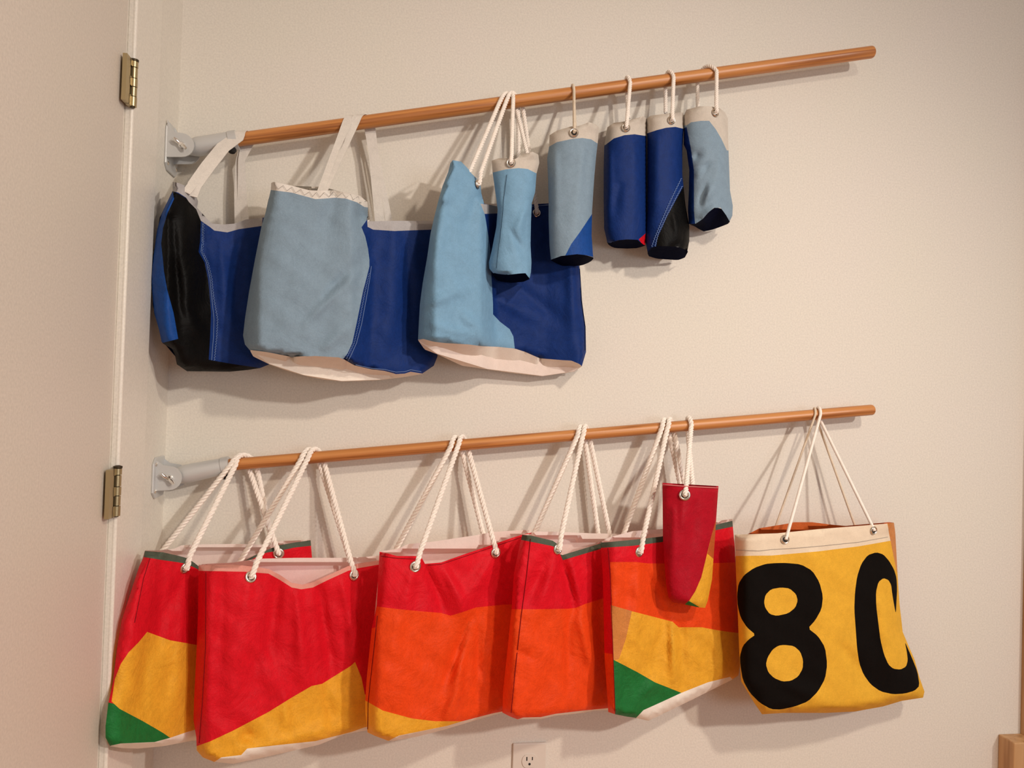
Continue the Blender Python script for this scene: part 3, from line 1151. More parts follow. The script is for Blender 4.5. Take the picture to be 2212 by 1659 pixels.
o = bC.cloth('blue_side_panel', cb, M['blue'], rC, .0010, C_out); o['label'] = 'royal blue fabric panel'
o = bC.cloth('side_rim', [(1038, 440), (1076, 444), (1110, 440), (1140, 436), (1141, 450), (1110, 456), (1076, 461), (1047, 462)], M['grey'], rC, .0020, C_out)
o['label'] = 'grey webbing rim'
bC.line('rim_stitching', [(1142, 446), (1185, 443), (1240, 444)], M['pthread'], rC, .0005, .0014)
bC.line('side_seam', [(1252, 580), (1256, 650), (1264, 706), (1264, 757)], M['navy'], rC, .0008, .001)
o = bC.basep('base_panel', [(903, 734), (914, 732), (936, 738), (960, 741), (1012, 744), (1042, 748), (1074, 749), (1112, 753), (1134, 760), (1166, 774), (1215, 778), (1234, 779), (1251, 786), (1257, 791)],
             [(904, 736), (917, 755), (944, 765), (998, 790), (1053, 798), (1107, 806), (1172, 813), (1240, 803), (1256, 792)], M['white'], rC)
o['label'] = 'white bottom panel'
bC.cloth('bag_back', [(978, 352), (1030, 390), (1044, 440), (1243, 440), (1262, 706), (1255, 790), (1240, 802), (1172, 812), (1053, 797), (944, 764), (905, 738), (910, 657), (926, 554), (950, 433)], M['cream'], rC, back=True)
c1, n1 = bC.grommet(1031, 398, rC, .0095)
c2, n2 = bC.grommet(1159, 460, rC, .0095)
rope_handle(rC, rod_u, 1092, 1131, c1, c2, n1, n2, .0044, pitch=.019)
rope_handle(rC, rod_u, 1078, 1122, bC.pt(1012, 382, -.03), P(1120, 470, .025), None, None, .0044, pitch=.019)


# ---------------- bottle pouches on the upper rod
def pouch(label, out, dc, rd, main, top, bot, band, rope, patches=(), folds=(), grom=None, grom_r=.0095, p=2, lines=(), seed=0, cord=False, hb=0.0):
    xs = [q[0] for q in out]; ys = [q[1] for q in out + bot]
    root = thing('bottle_pouch', label, 'pouch', P(sum(xs) / len(xs), max(ys), dc), 'bottle pouches on the upper rod')
    o_ = Bag(out, [(min(xs) - 5, dc + rd, dc - rd), (max(xs) + 5, dc + rd, dc - rd)], p, 5, folds, .0009, 0, seed)
    o_.cloth('pouch_front', out, main, root)
    for (nm, poly, mat, lb) in patches:
        q = o_.cloth(nm, poly, mat, root, .0009, out)
        if lb: q['label'] = lb
    q = o_.cloth('top_band', band, M['hem2'] if 'hem2' in M else M['cream'], root, .0018, out)
    q['label'] = 'cream canvas rim'
    o_.basep('pouch_base', top, bot, M['navy'], root)['label'] = 'dark navy round base'
    bk = [q for q in out]
    o_.cloth('pouch_back', bk, main, root, back=True)
    for (nm, pts, mat, rr, z, zs) in lines:
        o_.line(nm, pts, mat, root, rr, .0016, z, zs)
    g, n = o_.grommet(grom[0], grom[1], root, grom_r)
    pxf, pxb, bx, by = rope
    gb = P(bx, by, dc - rd * .7)
    if cord:
        cord_handle(root, rod_u, pxf, pxb, g + n * .003, gb, .0032, M['cord'])
    else:
        rope_handle(root, rod_u, pxf, pxb, g, gb, n, None, .0042, pitch=.0165, name='rope_loop')
    return root


M['hem2'] = fabric('canvas_rim', (.60, .54, .47), .75, .12, .05)

P1 = [(1062, 347), (1077, 342), (1095, 342), (1112, 344), (1130, 333), (1151, 328), (1163, 334), (1165, 352), (1159, 375), (1156, 415), (1149, 438), (1147, 478), (1146, 529), (1148, 567), (1147, 587), (1144, 602), (1135, 590), (1120, 591), (1095, 594), (1065, 590), (1057, 580), (1056, 567), (1062, 542), (1072, 491), (1075, 453), (1070, 415), (1064, 372)]
pouch('small sky blue bottle pouch with pinched waist hanging in front of the peaked blue tote', P1, .125, .034, M['sky'],
      [(1064, 589), (1080, 593), (1095, 594), (1120, 591), (1135, 590), (1144, 601)], [(1064, 592), (1072, 604), (1080, 608), (1105, 611), (1130, 609), (1144, 603)],
      [(1055, 335), (1077, 330), (1165, 320), (1175, 352), (1160, 375), (1140, 365), (1120, 363), (1092, 366), (1063, 373)],
      (1106, 1116, 1139, 342), folds=[(1140, 440, 1112, 520, 10, .006), (1105, 500, 1140, 560, 8, -.005), (1080, 400, 1080, 560, 10, .004), (1135, 470, 1140, 560, 6, -.004)],
      grom=(1104, 352), lines=[('side_seam', [(1095, 377), (1088, 430), (1085, 470), (1076, 540), (1072, 580)], M['navy'], .0004, 0, 5)], seed=1)

P2 = [(1187, 292), (1203, 282), (1234, 273), (1250, 272), (1273, 264), (1286, 268), (1294, 275), (1291, 310), (1288, 336), (1284, 379), (1279, 455), (1278, 509), (1281, 551), (1282, 559), (1281, 555), (1265, 551), (1247, 549), (1212, 553), (1190, 561), (1187, 531), (1185, 477), (1185, 434), (1184, 390), (1182, 342), (1186, 317)]
pouch('pale grey-blue bottle pouch with royal blue corner, hung by a beige cord', P2, .115, .044, M['pale'],
      [(1190, 561), (1212, 553), (1247, 549), (1265, 551), (1281, 556)], [(1191, 563), (1198, 567), (1214, 574), (1236, 576), (1258, 573), (1275, 566), (1282, 559)],
      [(1180, 285), (1203, 272), (1273, 255), (1300, 265), (1300, 300), (1291, 310), (1277, 301), (1258, 298), (1236, 300), (1203, 307), (1184, 318)],
      (1236, 1243, 1243, 284), patches=[('blue_corner', [(1290, 445), (1279, 462), (1253, 501), (1234, 527), (1221, 552), (1221, 570), (1295, 570)], M['lblue'], 'royal blue corner patch')],
      folds=[(1200, 330, 1195, 540, 12, .004), (1260, 310, 1250, 500, 16, .003), (1270, 330, 1262, 460, 8, -.004)], grom=(1240, 287), seed=2, cord=True)

P3 = [(1308, 300), (1310, 284), (1312, 275), (1326, 265), (1345, 263), (1369, 257), (1389, 251), (1397, 255), (1397, 368), (1398, 499), (1394, 529), (1391, 529), (1377, 518), (1355, 517), (1334, 519), (1320, 525), (1312, 524), (1305, 494), (1304, 433), (1304, 368), (1305, 318)]
pouch('royal blue bottle pouch with tiny red corner triangle', P3, .068, .044, M['blue2'] if 'blue2' in M else M['blue'],
      [(1311, 522), (1320, 525), (1334, 519), (1355, 517), (1377, 518), (1391, 529), (1394, 529)], [(1311, 523), (1316, 531), (1329, 536), (1355, 537), (1377, 536), (1390, 532), (1394, 530)],
      [(1300, 315), (1300, 270), (1326, 255), (1389, 240), (1405, 250), (1405, 294), (1397, 294), (1371, 290), (1349, 292), (1326, 299), (1308, 313)],
      (1356, 1358, 1356, 262), patches=[('red_corner', [(1380, 517), (1396, 503), (1400, 503), (1397, 530), (1389, 530)], M['red'], 'tiny red triangle')],
      folds=[(1318, 330, 1314, 500, 9, .005), (1340, 400, 1320, 480, 12, -.004), (1370, 310, 1380, 480, 14, .003)], grom=(1352, 276), seed=3)

P4 = [(1397, 256), (1405, 250), (1435, 246), (1467, 243), (1476, 243), (1477, 279), (1474, 325), (1474, 379), (1481, 444), (1489, 488), (1489, 520), (1485, 541), (1464, 533), (1420, 531), (1407, 535), (1399, 545), (1394, 520), (1398, 455), (1398, 303)]
pouch('royal blue and black bottle pouch split by a diagonal stitched seam', P4, .072, .040, M['blue'],
      [(1399, 545), (1407, 535), (1420, 531), (1464, 533), (1485, 541)], [(1399, 548), (1402, 554), (1420, 559), (1464, 562), (1479, 557), (1486, 544)],
      [(1390, 290), (1390, 245), (1435, 235), (1485, 235), (1485, 279), (1476, 278), (1459, 274), (1439, 276), (1419, 281), (1398, 288)],
      (1449, 1443, 1436, 250), patches=[('black_corner', [(1485, 385), (1476, 403), (1464, 425), (1442, 466), (1420, 514), (1416, 545), (1500, 545), (1500, 400)], M['black'], 'black lower corner panel')],
      folds=[(1420, 300, 1412, 500, 12, .003), (1455, 460, 1470, 530, 8, .004), (1440, 540, 1480, 520, 6, -.003)], grom=(1450, 260),
      lines=[('seam_stitching', [(1472, 385), (1450, 430), (1428, 480), (1414, 515), (1408, 533)], M['pthread'], .0006, 1.0, 3), ('seam_stitching', [(1474, 402), (1462, 424), (1440, 466), (1422, 505), (1415, 532)], M['pthread'], .0006, 1.0, 3)], seed=4)

P5 = [(1477, 250), (1483, 237), (1509, 230), (1529, 229), (1554, 233), (1566, 243), (1572, 255), (1573, 303), (1575, 358), (1577, 412), (1583, 444), (1582, 466), (1576, 478), (1568, 464), (1557, 449), (1542, 449), (1529, 460), (1518, 473), (1503, 483), (1488, 484), (1486, 455), (1488, 412), (1489, 368), (1483, 325), (1477, 312), (1477, 282)]
pouch('crumpled pale blue bottle pouch at the outer end of the blue row, navy side', P5, .072, .042, M['pale'],
      [(1490, 484), (1503, 483), (1518, 473), (1529, 460), (1542, 449), (1557, 449), (1568, 464), (1576, 478)], [(1491, 485), (1501, 489), (1510, 495), (1520, 500), (1536, 497), (1551, 492), (1572, 484), (1577, 479)],
      [(1470, 271), (1470, 225), (1590, 220), (1590, 325), (1570, 325), (1558, 299), (1546, 279), (1532, 261), (1514, 261), (1493, 264), (1483, 271)],
      (1541, 1513, 1505, 240), patches=[('navy_side_panel', [(1470, 282), (1483, 274), (1492, 319), (1499, 368), (1499, 455), (1502, 490), (1470, 490)], M['blue'], 'navy blue side panel')],
      folds=[(1500, 345, 1512, 330, 7, -.007), (1520, 365, 1500, 380, 6, .005), (1535, 350, 1515, 370, 6, -.004), (1520, 440, 1540, 400, 8, .006), (1560, 300, 1550, 420, 10, .004), (1515, 470, 1555, 440, 7, .006), (1560, 430, 1575, 460, 6, -.005), (1525, 400, 1510, 450, 7, -.005)],
      grom=(1545, 244), seed=5)

# ================================================================== LOWER BAGS
TOTE_G = 'spinnaker cloth tote bags on the lower rod'


def handles(root, bag, rod, specs, rad=.0053, pitch=.027):
    for sp in specs:
        kind1, g1, pf, pb_, kind2, g2 = sp[:6]
        if kind1 == 'g':
            c, n = bag.grommet(g1[0], g1[1], root)
        else:
            c, n = P(g1[0], g1[1], g1[2]), None
        if kind2 == 'g':
            c2_, n2_ = bag.grommet(g2[0], g2[1], root)
        else:
            c2_, n2_ = P(g2[0], g2[1], g2[2]), None
        rope_handle(root, rod, pf, pb_, c, c2_, n, n2_, rad, pitch=pitch)


# ---------------- bag 1
o1 = [(313, 1190), (352, 1193), (387, 1201), (406, 1206), (420, 1216), (430, 1224), (475, 1236), (520, 1215), (562, 1194), (602, 1178), (635, 1172), (671, 1167), (676, 1230), (690, 1575), (560, 1590), (415, 1600), (352, 1612), (299, 1617), (263, 1616), (238, 1612), (228, 1593), (228, 1568), (234, 1519), (243, 1479), (254, 1391), (263, 1340), (276, 1300), (289, 1259), (301, 1223), (310, 1204)]
r1 = thing('tote_bag', 'red, yellow and green tote bag beside the white door, leftmost on the lower rod', 'bag', P(400, 1610, .07), TOTE_G)
t1 = [(228, .350, .320), (260, .330, .240), (313, .270, .150), (430, .130, .060), (520, .085, .030), (700, .058, .016)]
b1_ = Bag(o1, t1, 10, 8, [(350, 1210, 330, 1500, 18, -.010), (395, 1300, 385, 1560, 16, .010), (300, 1230, 275, 1480, 14, .007), (400, 1235, 350, 1340, 14, -.006), (320, 1380, 300, 1560, 14, -.008), (420, 1240, 425, 1560, 10, -.010)], .0030, 13, .7)
b1_.cloth('bag_front', o1, M['red'], r1)
b1_.cloth('yellow_panel', [(318, 1365), (367, 1383), (424, 1393), (700, 1400), (700, 1600), (430, 1577), (408, 1583), (367, 1596), (352, 1583), (309, 1558), (258, 1531), (246, 1520), (241, 1515), (248, 1467), (261, 1434), (278, 1409), (299, 1388)], M['yellow'], r1, .0009, o1)['label'] = 'yellow fabric panel'
b1_.cloth('green_panel', [(232, 1517), (246, 1520), (258, 1531), (309, 1558), (352, 1583), (368, 1594), (334, 1604), (261, 1606), (238, 1612), (220, 1610), (215, 1560)], M['green'], r1, .0015, o1)['label'] = 'green corner panel'
b1_.cloth('base_panel', [(238, 1611), (261, 1606), (334, 1603), (367, 1594), (408, 1580), (430, 1574), (700, 1560), (700, 1640), (220, 1640)], M['white'], r1, .0018, o1)['label'] = 'white base edge'
b1_.cloth('rim_binding', [(300, 1180), (352, 1183), (420, 1200), (440, 1225), (430, 1231), (418, 1225), (397, 1217), (387, 1215), (352, 1210), (308, 1203)], M['olive'], r1, .0020, o1)['label'] = 'dark olive rim'
b1_.cloth('rim_binding', [(505, 1232), (520, 1205), (600, 1165), (680, 1155), (680, 1178), (635, 1183), (618, 1187), (575, 1194), (554, 1203), (529, 1217)], M['olive'], r1, .0020, o1)['label'] = 'dark olive rim'
b1_.cloth('bag_back', [(313, 1189), (347, 1189), (377, 1185), (392, 1178), (428, 1176), (516, 1175), (580, 1177), (605, 1169), (671, 1166), (686, 1570), (560, 1586), (415, 1596), (299, 1612), (240, 1606), (232, 1560), (246, 1479), (257, 1391), (280, 1300)], M['cream'], r1, back=True)
b1_.line('side_seam', [(324, 1206), (310, 1250), (300, 1300), (291, 1345)], M['seam'], r1, .0007, .0004)
handles(r1, b1_, rod_l, [('g', (400, 1227), 512, 530, 'g', (602, 1196)), ('p', (350, 1196, .060), 500, 549, 'p', (592, 1192, .018))])

# ---------------- bag 2
o2 = [(429, 1221), (504, 1219), (554, 1225), (580, 1229), (605, 1242), (630, 1259), (653, 1263), (676, 1258), (706, 1244), (739, 1229), (752, 1223), (776, 1217), (835, 1208), (838, 1400), (830, 1566), (791, 1578), (745, 1586), (689, 1609), (570, 1636), (504, 1650), (463, 1646), (438, 1636), (425, 1621), (424, 1593), (418, 1555), (419, 1517), (424, 1416), (428, 1315)]
r2 = thing('tote_bag', 'large red tote bag with a yellow slanted foot and sagging pale hem', 'bag', P(600, 1645, .08), TOTE_G)
t2 = [(418, .215, .150), (450, .235, .135), (600, .180, .112), (700, .140, .078), (838, .075, .018)]
b2_ = Bag(o2, t2, 10, 8, [(600, 1260, 570, 1500, 22, -.012), (640, 1280, 660, 1500, 14, .010), (690, 1270, 720, 1480, 14, -.012), (540, 1260, 500, 1480, 24, .008), (740, 1260, 790, 1500, 14, .010), (480, 1240, 470, 1560, 16, -.006), (560, 1400, 600, 1500, 18, .008), (520, 1600, 545, 1580, 12, -.010), (540, 1620, 760, 1560, 12, .006), (615, 1500, 620, 1600, 10, .006), (700, 1470, 720, 1580, 10, -.006)], .0030, 13, 1.9)
b2_.cloth('bag_front', o2, M['red'], r2)
b2_.cloth('yellow_panel', [(415, 1615), (427, 1611), (453, 1602), (504, 1578), (580, 1538), (630, 1507), (673, 1482), (696, 1477), (757, 1439), (767, 1430), (781, 1464), (788, 1500), (850, 1510), (850, 1640), (400, 1670)], M['yellow'], r2, .0009, o2)['label'] = 'yellow slanted panel'
b2_.cloth('base_panel', [(455, 1652), (463, 1646), (478, 1636), (521, 1631), (534, 1617), (605, 1609), (681, 1601), (760, 1581), (788, 1571), (850, 1560), (850, 1670)], M['white'], r2, .0018, o2)['label'] = 'white base edge'
b2_.cloth('hem_band', [(420, 1210), (504, 1205), (560, 1212), (590, 1222), (612, 1235), (635, 1250), (655, 1255), (680, 1248), (750, 1214), (850, 1195), (850, 1216), (816, 1220), (776, 1227), (752, 1233), (739, 1239), (706, 1254), (676, 1269), (651, 1273), (630, 1269), (605, 1253), (580, 1239), (554, 1237), (529, 1235), (478, 1234), (428, 1233)], fabric('cream_hem_red_glow', (.72, .32, .26), .7, .1, .04), r2, .0018, o2)['label'] = 'pale translucent hem, red glow painted in'  # pink is red light through the cream hem, put into its colour
b2_.cloth('bag_back', [(429, 1219), (504, 1215), (530, 1211), (554, 1207), (640, 1205), (739, 1205), (790, 1203), (835, 1198), (834, 1560), (745, 1580), (689, 1600), (504, 1640), (440, 1628), (428, 1593), (424, 1500), (430, 1315)], M['cream'], r2, back=True)
b2_.line('side_seam', [(445, 1236), (444, 1400), (437, 1520), (430, 1605)], M['seam'], r2, .0007, .0004)
handles(r2, b2_, rod_l, [('g', (542, 1246), 666, 695, 'g', (765, 1242)), ('p', (516, 1222, .10), 652, 684, 'p', (758, 1216, .045))])

# ---------------- bag 3
o3 = [(820, 1192), (840, 1196), (857, 1201), (897, 1201), (911, 1205), (918, 1218), (953, 1215), (1004, 1197), (1054, 1180), (1105, 1162), (1128, 1155), (1150, 1150), (1150, 1300), (1140, 1525), (1085, 1540), (1064, 1545), (953, 1578), (902, 1591), (852, 1600), (838, 1600), (811, 1590), (794, 1582), (789, 1543), (789, 1512), (792, 1467), (797, 1416), (803, 1358), (814, 1307), (817, 1239)]
r3 = thing('tote_bag', 'tote bag with red top, orange body and yellow lower left corner', 'bag', P(950, 1590, .07), TOTE_G)
t3 = [(789, .185, .125), (815, .215, .115), (900, .185, .080), (1085, .110, .034), (1150, .080, .014)]
b3_ = Bag(o3, t3, 10, 8, [(918, 1220, 965, 1330, 10, -.012), (960, 1230, 1010, 1330, 12, .010), (1060, 1215, 985, 1330, 16, .008), (1020, 1330, 970, 1480, 14, -.014), (1015, 1350, 960, 1560, 10, .014), (1035, 1320, 1030, 1540, 8, -.008), (890, 1240, 870, 1330, 16, .008), (1000, 1440, 985, 1550, 8, .008), (980, 1480, 945, 1560, 8, -.008), (860, 1330, 850, 1520, 26, .005)], .0030, 13, 4.2)
b3_.cloth('bag_front', o3, M['red'], r3)
b3_.cloth('orange_panel', [(780, 1358), (801, 1358), (811, 1355), (812, 1310), (862, 1316), (915, 1321), (953, 1324), (973, 1330), (1000, 1322), (1029, 1312), (1090, 1306), (1170, 1305), (1170, 1560), (780, 1620)], M['orange'], r3, .0009, o3)['label'] = 'orange body panel'
b3_.cloth('yellow_panel', [(780, 1508), (794, 1516), (827, 1535), (890, 1552), (940, 1558), (1001, 1558), (968, 1568), (862, 1590), (840, 1620), (780, 1620)], M['yellow'], r3, .0016, o3)['label'] = 'yellow corner panel'
b3_.cloth('base_panel', [(838, 1602), (845, 1597), (862, 1589), (966, 1568), (999, 1558), (1064, 1541), (1085, 1537), (1090, 1550), (950, 1600), (850, 1612)], M['white'], r3, .0022, o3)['label'] = 'white base edge'
b3_.line('hem_stitching', [(822, 1201), (857, 1206), (905, 1208)], M['seam'], r3, .0006, .0006)
b3_.line('hem_stitching', [(925, 1221), (953, 1219), (1004, 1202), (1054, 1185), (1105, 1168), (1126, 1161)], M['seam'], r3, .0006, .0006)
b3_.cloth('bag_back', [(820, 1191), (859, 1186), (882, 1175), (928, 1171), (1029, 1156), (1064, 1149), (1130, 1145), (1148, 1145), (1136, 1520), (1064, 1540), (902, 1585), (840, 1594), (798, 1578), (793, 1500), (806, 1358), (818, 1239)], M['cream'], r3, back=True)
b3_.line('side_seam', [(815, 1330), (808, 1400), (800, 1470), (795, 1520), (794, 1575)], M['seam'], r3, .0007, .0012)
handles(r3, b3_, rod_l, [('g', (897, 1224), 988, 1010, 'g', (1071, 1194)), ('p', (852, 1196, .075), 972, 996, 'p', (1050, 1184, .042))])

# ---------------- bag 4
o4 = [(1128, 1155), (1148, 1157), (1194, 1168), (1204, 1175), (1209, 1197), (1215, 1199), (1297, 1174), (1345, 1166), (1350, 1300), (1345, 1525), (1316, 1534), (1283, 1535), (1260, 1540), (1200, 1546), (1168, 1553), (1118, 1554), (1100, 1547), (1085, 1539), (1087, 1492), (1095, 1416), (1105, 1315), (1110, 1239), (1122, 1180)]
r4 = thing('tote_bag', 'red-over-orange tote bag with olive rim, directly above the wall outlet', 'bag', P(1200, 1550, .07), TOTE_G)
t4 = [(1085, .185, .130), (1110, .205, .120), (1210, .160, .070), (1350, .070, .014)]
b4_ = Bag(o4, t4, 10, 8, [(1205, 1200, 1165, 1320, 12, .010), (1208, 1200, 1250, 1330, 12, -.012), (1235, 1210, 1275, 1420, 12, .010), (1180, 1200, 1140, 1300, 12, -.007), (1230, 1320, 1225, 1500, 10, -.008), (1250, 1330, 1300, 1520, 12, .008), (1115, 1405, 1145, 1420, 5, -.005), (1290, 1200, 1300, 1500, 12, -.008)], .0030, 13, 5.5)
b4_.cloth('bag_front', o4, M['red'], r4)
b4_.cloth('orange_panel', [(1080, 1316), (1105, 1316), (1160, 1316), (1227, 1315), (1244, 1313), (1263, 1305), (1301, 1293), (1370, 1275), (1370, 1560), (1080, 1580)], M['orange'], r4, .0009, o4)['label'] = 'orange body panel'
b4_.cloth('base_panel', [(1112, 1556), (1130, 1550), (1168, 1549), (1200, 1542), (1260, 1535), (1320, 1529), (1330, 1560), (1120, 1570)], M['white'], r4, .0018, o4)['label'] = 'white base edge'
b4_.cloth('rim_binding', [(1122, 1145), (1148, 1147), (1194, 1158), (1215, 1172), (1206, 1184), (1190, 1179), (1160, 1173), (1125, 1166)], M['olive'], r4, .0020, o4)['label'] = 'dark olive rim'
b4_.cloth('rim_binding', [(1206, 1190), (1297, 1165), (1360, 1155), (1360, 1174), (1297, 1186), (1216, 1210)], M['olive'], r4, .0020, o4)['label'] = 'dark olive rim'
b4_.cloth('bag_back', [(1130, 1155), (1148, 1153), (1158, 1148), (1209, 1149), (1277, 1152), (1340, 1153), (1345, 1300), (1340, 1520), (1283, 1530), (1168, 1546), (1104, 1542), (1090, 1530), (1092, 1492), (1108, 1315), (1114, 1239)], M['cream'], r4, back=True)
b4_.line('side_seam', [(1146, 1164), (1138, 1240), (1126, 1330), (1114, 1440), (1104, 1540)], M['seam'], r4, .0007, .0012)
handles(r4, b4_, rod_l, [('g', (1205, 1186), 1255, 1276, 'p', (1322, 1190, .052)), ('p', (1150, 1162, .075), 1243, 1266, 'p', (1294, 1182, .035))])

# ---------------- bag 5
o5 = [(1297, 1172), (1313, 1171), (1368, 1166), (1429, 1159), (1548, 1133), (1582, 1125), (1587, 1179), (1590, 1240), (1594, 1300), (1596, 1366), (1598, 1440), (1595, 1459), (1580, 1469), (1490, 1514), (1401, 1557), (1375, 1551), (1354, 1548), (1329, 1543), (1314, 1538), (1306, 1420), (1302, 1239)]
r5 = thing('tote_bag', 'patchwork tote bag of red, orange, yellow and green behind the narrow red pouch', 'bag', P(1430, 1555, .07), TOTE_G)
t5 = [(1297, .165, .120), (1325, .185, .105), (1430, .130, .060), (1560, .090, .025), (1598, .075, .018)]
b5_ = Bag(o5, t5, 12, 8, [(1395, 1230, 1440, 1360, 14, -.010), (1380, 1210, 1370, 1420, 14, .007), (1450, 1340, 1460, 1480, 8, .012), (1475, 1350, 1470, 1490, 10, -.006), (1430, 1360, 1400, 1450, 12, -.006), (1540, 1370, 1560, 1450, 14, .006), (1390, 1500, 1420, 1470, 10, .008), (1345, 1430, 1350, 1540, 10, -.005)], .0030, 13, 6.8)
b5_.cloth('bag_front', o5, M['red'], r5)
b5_.cloth('orange_panel', [(1318, 1214), (1373, 1214), (1399, 1217), (1500, 1218), (1610, 1214), (1610, 1600), (1329, 1600), (1324, 1403)], M['orange'], r5, .0008, o5)['label'] = 'orange panel'
b5_.cloth('side_strip', [(1290, 1408), (1324, 1413), (1329, 1560), (1290, 1560)], M['orange'], r5, .0008, o5)['label'] = 'orange side strip'
b5_.cloth('yellow_panel', [(1319, 1307), (1364, 1320), (1453, 1343), (1466, 1355), (1516, 1355), (1542, 1360), (1567, 1364), (1610, 1369), (1610, 1500), (1560, 1480), (1471, 1500), (1415, 1476), (1377, 1452), (1325, 1426)], M['yellow'], r5, .0014, o5)['label'] = 'yellow panel'
b5_.cloth('tan_panel', [(1319, 1307), (1365, 1320), (1352, 1380), (1337, 1424), (1325, 1427), (1322, 1360)], M['tan'], r5, .0018, o5)['label'] = 'tan doubled-cloth patch'
b5_.cloth('green_panel', [(1325, 1425), (1377, 1452), (1415, 1474), (1473, 1497), (1420, 1530), (1390, 1560), (1329, 1560)], M['green'], r5, .0020, o5)['label'] = 'green corner panel'
b5_.cloth('base_panel', [(1372, 1553), (1390, 1534), (1430, 1516), (1471, 1497), (1529, 1474), (1577, 1462), (1590, 1475), (1400, 1570)], M['white'], r5, .0026, o5)['label'] = 'white base panel'
b5_.cloth('rim_binding', [(1290, 1160), (1313, 1160), (1429, 1150), (1590, 1112), (1590, 1136), (1548, 1145), (1429, 1171), (1368, 1179), (1290, 1184)], M['olive'], r5, .0028, o5)['label'] = 'dark olive rim'
b5_.cloth('bag_back', [(1300, 1170), (1315, 1161), (1368, 1147), (1429, 1143), (1551, 1125), (1582, 1121), (1590, 1300), (1592, 1450), (1570, 1466), (1400, 1545), (1340, 1540), (1318, 1530), (1308, 1400), (1304, 1240)], M['cream'], r5, back=True)
b5_.line('side_seam', [(1313, 1184), (1318, 1239), (1324, 1403), (1329, 1540)], M['seam'], r5, .0007, .0012)
handles(r5, b5_, rod_l, [('g', (1381, 1192), 1436, 1460, 'p', (1500, 1170, .10)), ('p', (1340, 1172, .075), 1423, 1448, 'p', (1490, 1155, .04))])

# ---------------- narrow red pouch in front of bag 5
oq = [(1431, 1046), (1490, 1050), (1552, 1053), (1549, 1088), (1547, 1123), (1542, 1196), (1538, 1252), (1529, 1297), (1523, 1313), (1509, 1312), (1481, 1306), (1453, 1301), (1444, 1290), (1439, 1262), (1435, 1209), (1432, 1158)]
rq = thing('bottle_pouch', 'narrow crimson pouch with a yellow curved edge hanging before the patchwork tote', 'pouch', P(1490, 1310, .14))
bq = Bag(oq, [(1425, .172, .144), (1490, .184, .140), (1560, .162, .130)], 3, 6, [(1455, 1100, 1450, 1280, 12, .006), (1500, 1090, 1490, 1270, 16, -.004), (1475, 1080, 1470, 1200, 12, .004)], .0012, 16, 7.7)
bq.cloth('pouch_front', oq, M['dred'], rq)
bq.cloth('yellow_edge', [(1560, 1110), (1547, 1123), (1538, 1153), (1528, 1194), (1515, 1247), (1502, 1277), (1488, 1299), (1500, 1330), (1560, 1330)], M['yellow'], rq, .0009, oq)['label'] = 'curved yellow edge panel'
bq.cloth('orange_edge', [(1560, 1105), (1547, 1123), (1538, 1153), (1528, 1196), (1542, 1208), (1560, 1208)], M['dorange'], rq, .0015, oq)['label'] = 'orange sliver'
bq.cloth('green_tip', [(1488, 1298), (1510, 1311), (1505, 1325), (1470, 1325), (1480, 1305)], M['green'], rq, .0015, oq)['label'] = 'green tip'
bq.cloth('pouch_back', [(1431, 1043), (1552, 1050), (1547, 1123), (1538, 1252), (1523, 1310), (1481, 1304), (1446, 1288), (1434, 1158)], M['dred'], rq, back=True)
bq.line('hem_piping', [(1431, 1047), (1490, 1051), (1551, 1054)], fabric('pink_piping', (.7, .2, .2), .7, 0, 0), rq, .0012, .001)
cq, nq = bq.grommet(1479, 1069, rq, .0118)
rope_handle(rq, rod_l, 1487, 1491, cq, P(1495, 1062, .142), nq, None, .0052, pitch=.022, name='rope_loop')

# ---------------- bag 6: golden bag with black numerals
o6 = [(1587, 1155), (1679, 1152), (1768, 1143), (1856, 1136), (1916, 1131), (1931, 1129), (1934, 1150), (1939, 1242), (1943, 1303), (1950, 1365), (1960, 1389), (1976, 1426), (1986, 1463), (1997, 1494), (1994, 1507), (1948, 1514), (1908, 1526), (1847, 1537), (1785, 1540), (1693, 1540), (1646, 1543), (1629, 1518), (1601, 1472), (1597, 1411), (1594, 1334), (1590, 1242)]
r6 = thing('tote_bag', 'golden yellow tote bag with a large black 80 on it', 'bag', P(1790, 1542, .07), TOTE_G)
t6 = [(1587, .165, .110), (1610, .185, .085), (1800, .165, .045), (1940, .130, .035), (1997, .115, .050)]
b6_ = Bag(o6, t6, 9, 8, [(1900, 1300, 1930, 1480, 16, .008), (1820, 1400, 1900, 1500, 16, -.006), (1700, 1480, 1800, 1520, 18, .005), (1935, 1300, 1965, 1440, 10, -.006), (1760, 1200, 1780, 1500, 26, .004)], .0018, 18, 8.4)
b6_.cloth('bag_front', o6, M['canary'], r6)
b6_.cloth('top_hem', [(1570, 1145), (1679, 1142), (1916, 1120), (1917, 1132), (1921, 1150), (1924, 1168), (1856, 1180), (1768, 1191), (1667, 1200), (1580, 1201)], M['hem'], r6, .0010, o6)['label'] = 'cream canvas hem'
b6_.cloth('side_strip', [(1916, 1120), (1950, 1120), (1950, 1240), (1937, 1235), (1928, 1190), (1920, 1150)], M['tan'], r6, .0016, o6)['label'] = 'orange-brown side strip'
b6_.line('hem_stitching', [(1590, 1188), (1640, 1190), (1667, 1187), (1720, 1184), (1768, 1180), (1856, 1171), (1918, 1160)], M['thread'], r6, .0004, .0014)
S8 = 3.259


def z8(pts):
    return [(1540 + x / S8, 1150 + y / S8) for x, y in pts]


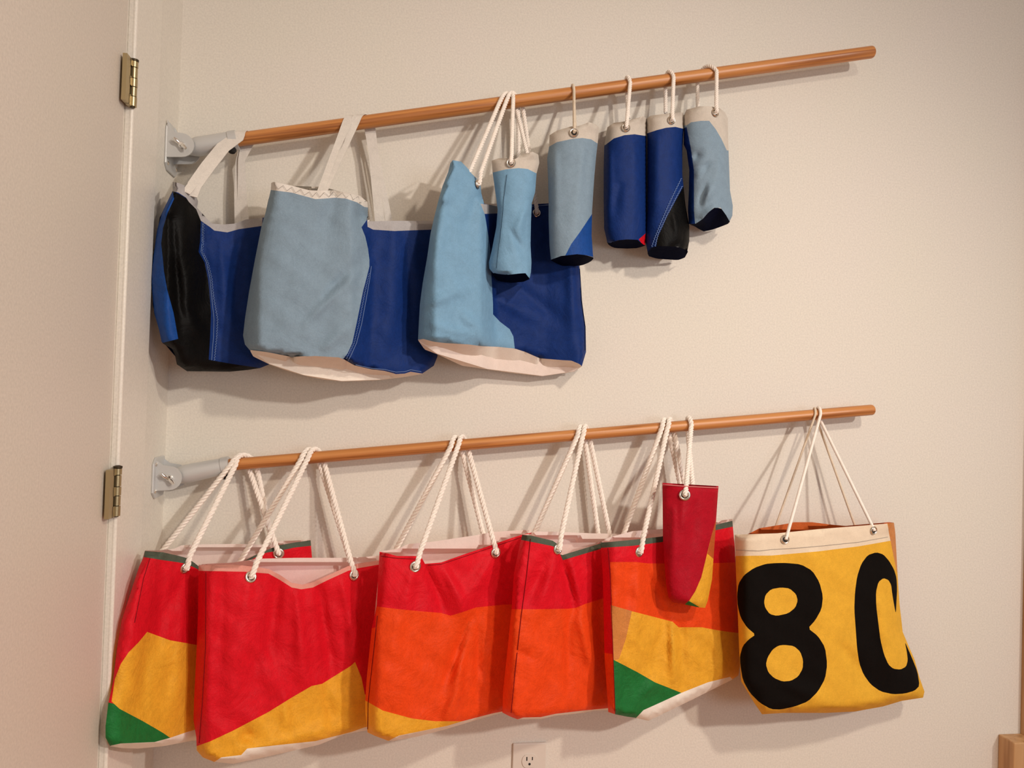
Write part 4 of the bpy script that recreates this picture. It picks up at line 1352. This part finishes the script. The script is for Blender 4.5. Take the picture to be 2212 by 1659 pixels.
e_out = z8([(515, 215), (620, 225), (700, 270), (750, 350), (775, 450), (765, 540), (720, 620), (670, 675), (740, 730), (790, 810), (805, 930), (790, 1030), (740, 1120), (670, 1190), (580, 1225), (480, 1247), (410, 1245), (330, 1200), (260, 1130), (210, 1040), (192, 930), (190, 870), (210, 800), (250, 755), (300, 720), (240, 670), (195, 600), (175, 520), (170, 440), (180, 360), (220, 300), (290, 250), (370, 222), (440, 216)])
e_h1 = z8([(480, 388), (540, 395), (585, 435), (597, 480), (580, 530), (530, 570), (450, 588), (400, 575), (368, 530), (360, 490), (370, 440), (410, 400)])
e_h2 = z8([(500, 792), (570, 800), (615, 840), (635, 900), (632, 960), (600, 1015), (550, 1045), (490, 1050), (430, 1025), (390, 985), (373, 930), (385, 880), (420, 825), (460, 798)])
z_out = z8([(1150, 140), (1200, 155), (1240, 200), (1275, 260), (1293, 320), (1297, 400), (1293, 480), (1288, 575), (1275, 510), (1262, 430), (1255, 370), (1235, 335), (1200, 322), (1165, 350), (1148, 420), (1150, 520), (1165, 640), (1180, 760), (1205, 860), (1235, 930), (1270, 960), (1320, 966), (1360, 945), (1372, 900), (1365, 840), (1350, 765), (1400, 880), (1440, 980), (1455, 1080), (1420, 1115), (1350, 1135), (1270, 1140), (1180, 1120), (1110, 1070), (1060, 1000), (1030, 920), (1015, 820), (1005, 680), (995, 540), (1000, 420), (1015, 310), (1045, 220), (1090, 160)])
b6_.cloth('numeral_eight', roundoff(e_out), M['ink'], r6, .0012, o6, [roundoff(e_h1), roundoff(e_h2)], grid=6)['label'] = 'black cloth numeral 8'
b6_.cloth('numeral_zero', roundoff(z_out), M['ink'], r6, .0012, o6, grid=6)['label'] = 'black cloth numeral 0'
b6_.cloth('bag_back', [(1589, 1158), (1613, 1155), (1641, 1141), (1702, 1131), (1715, 1128), (1755, 1128), (1793, 1133), (1826, 1136), (1920, 1128), (1931, 1129), (1938, 1242), (1948, 1365), (1984, 1463), (1990, 1500), (1908, 1518), (1847, 1530), (1693, 1533), (1650, 1534), (1606, 1470), (1594, 1300)], M['dorange'], r6, back=True)
g1, gn1 = b6_.grommet(1696, 1165, r6, .0095)
g2, gn2 = b6_.grommet(1887, 1146, r6, .0095)
cord_handle(r6, rod_l, 1764, 1774, g1 + gn1 * .003, g2 + gn2 * .003, .0035, M['rope'])
cord_handle(r6, rod_l, 1753, 1768, P(1669, 1156, .062), P(1849, 1142, .055), .0026, M['cord'])
V, Fc = tube([P(1663, 1154, .066), P(1667, 1149, .068), P(1672, 1149, .068), P(1676, 1153, .066)], [.003, .006, .006, .003], 10)
link('cord_knot', V, Fc, M['web'], r6)

for _b in Bag.pending:
    _b.finish()
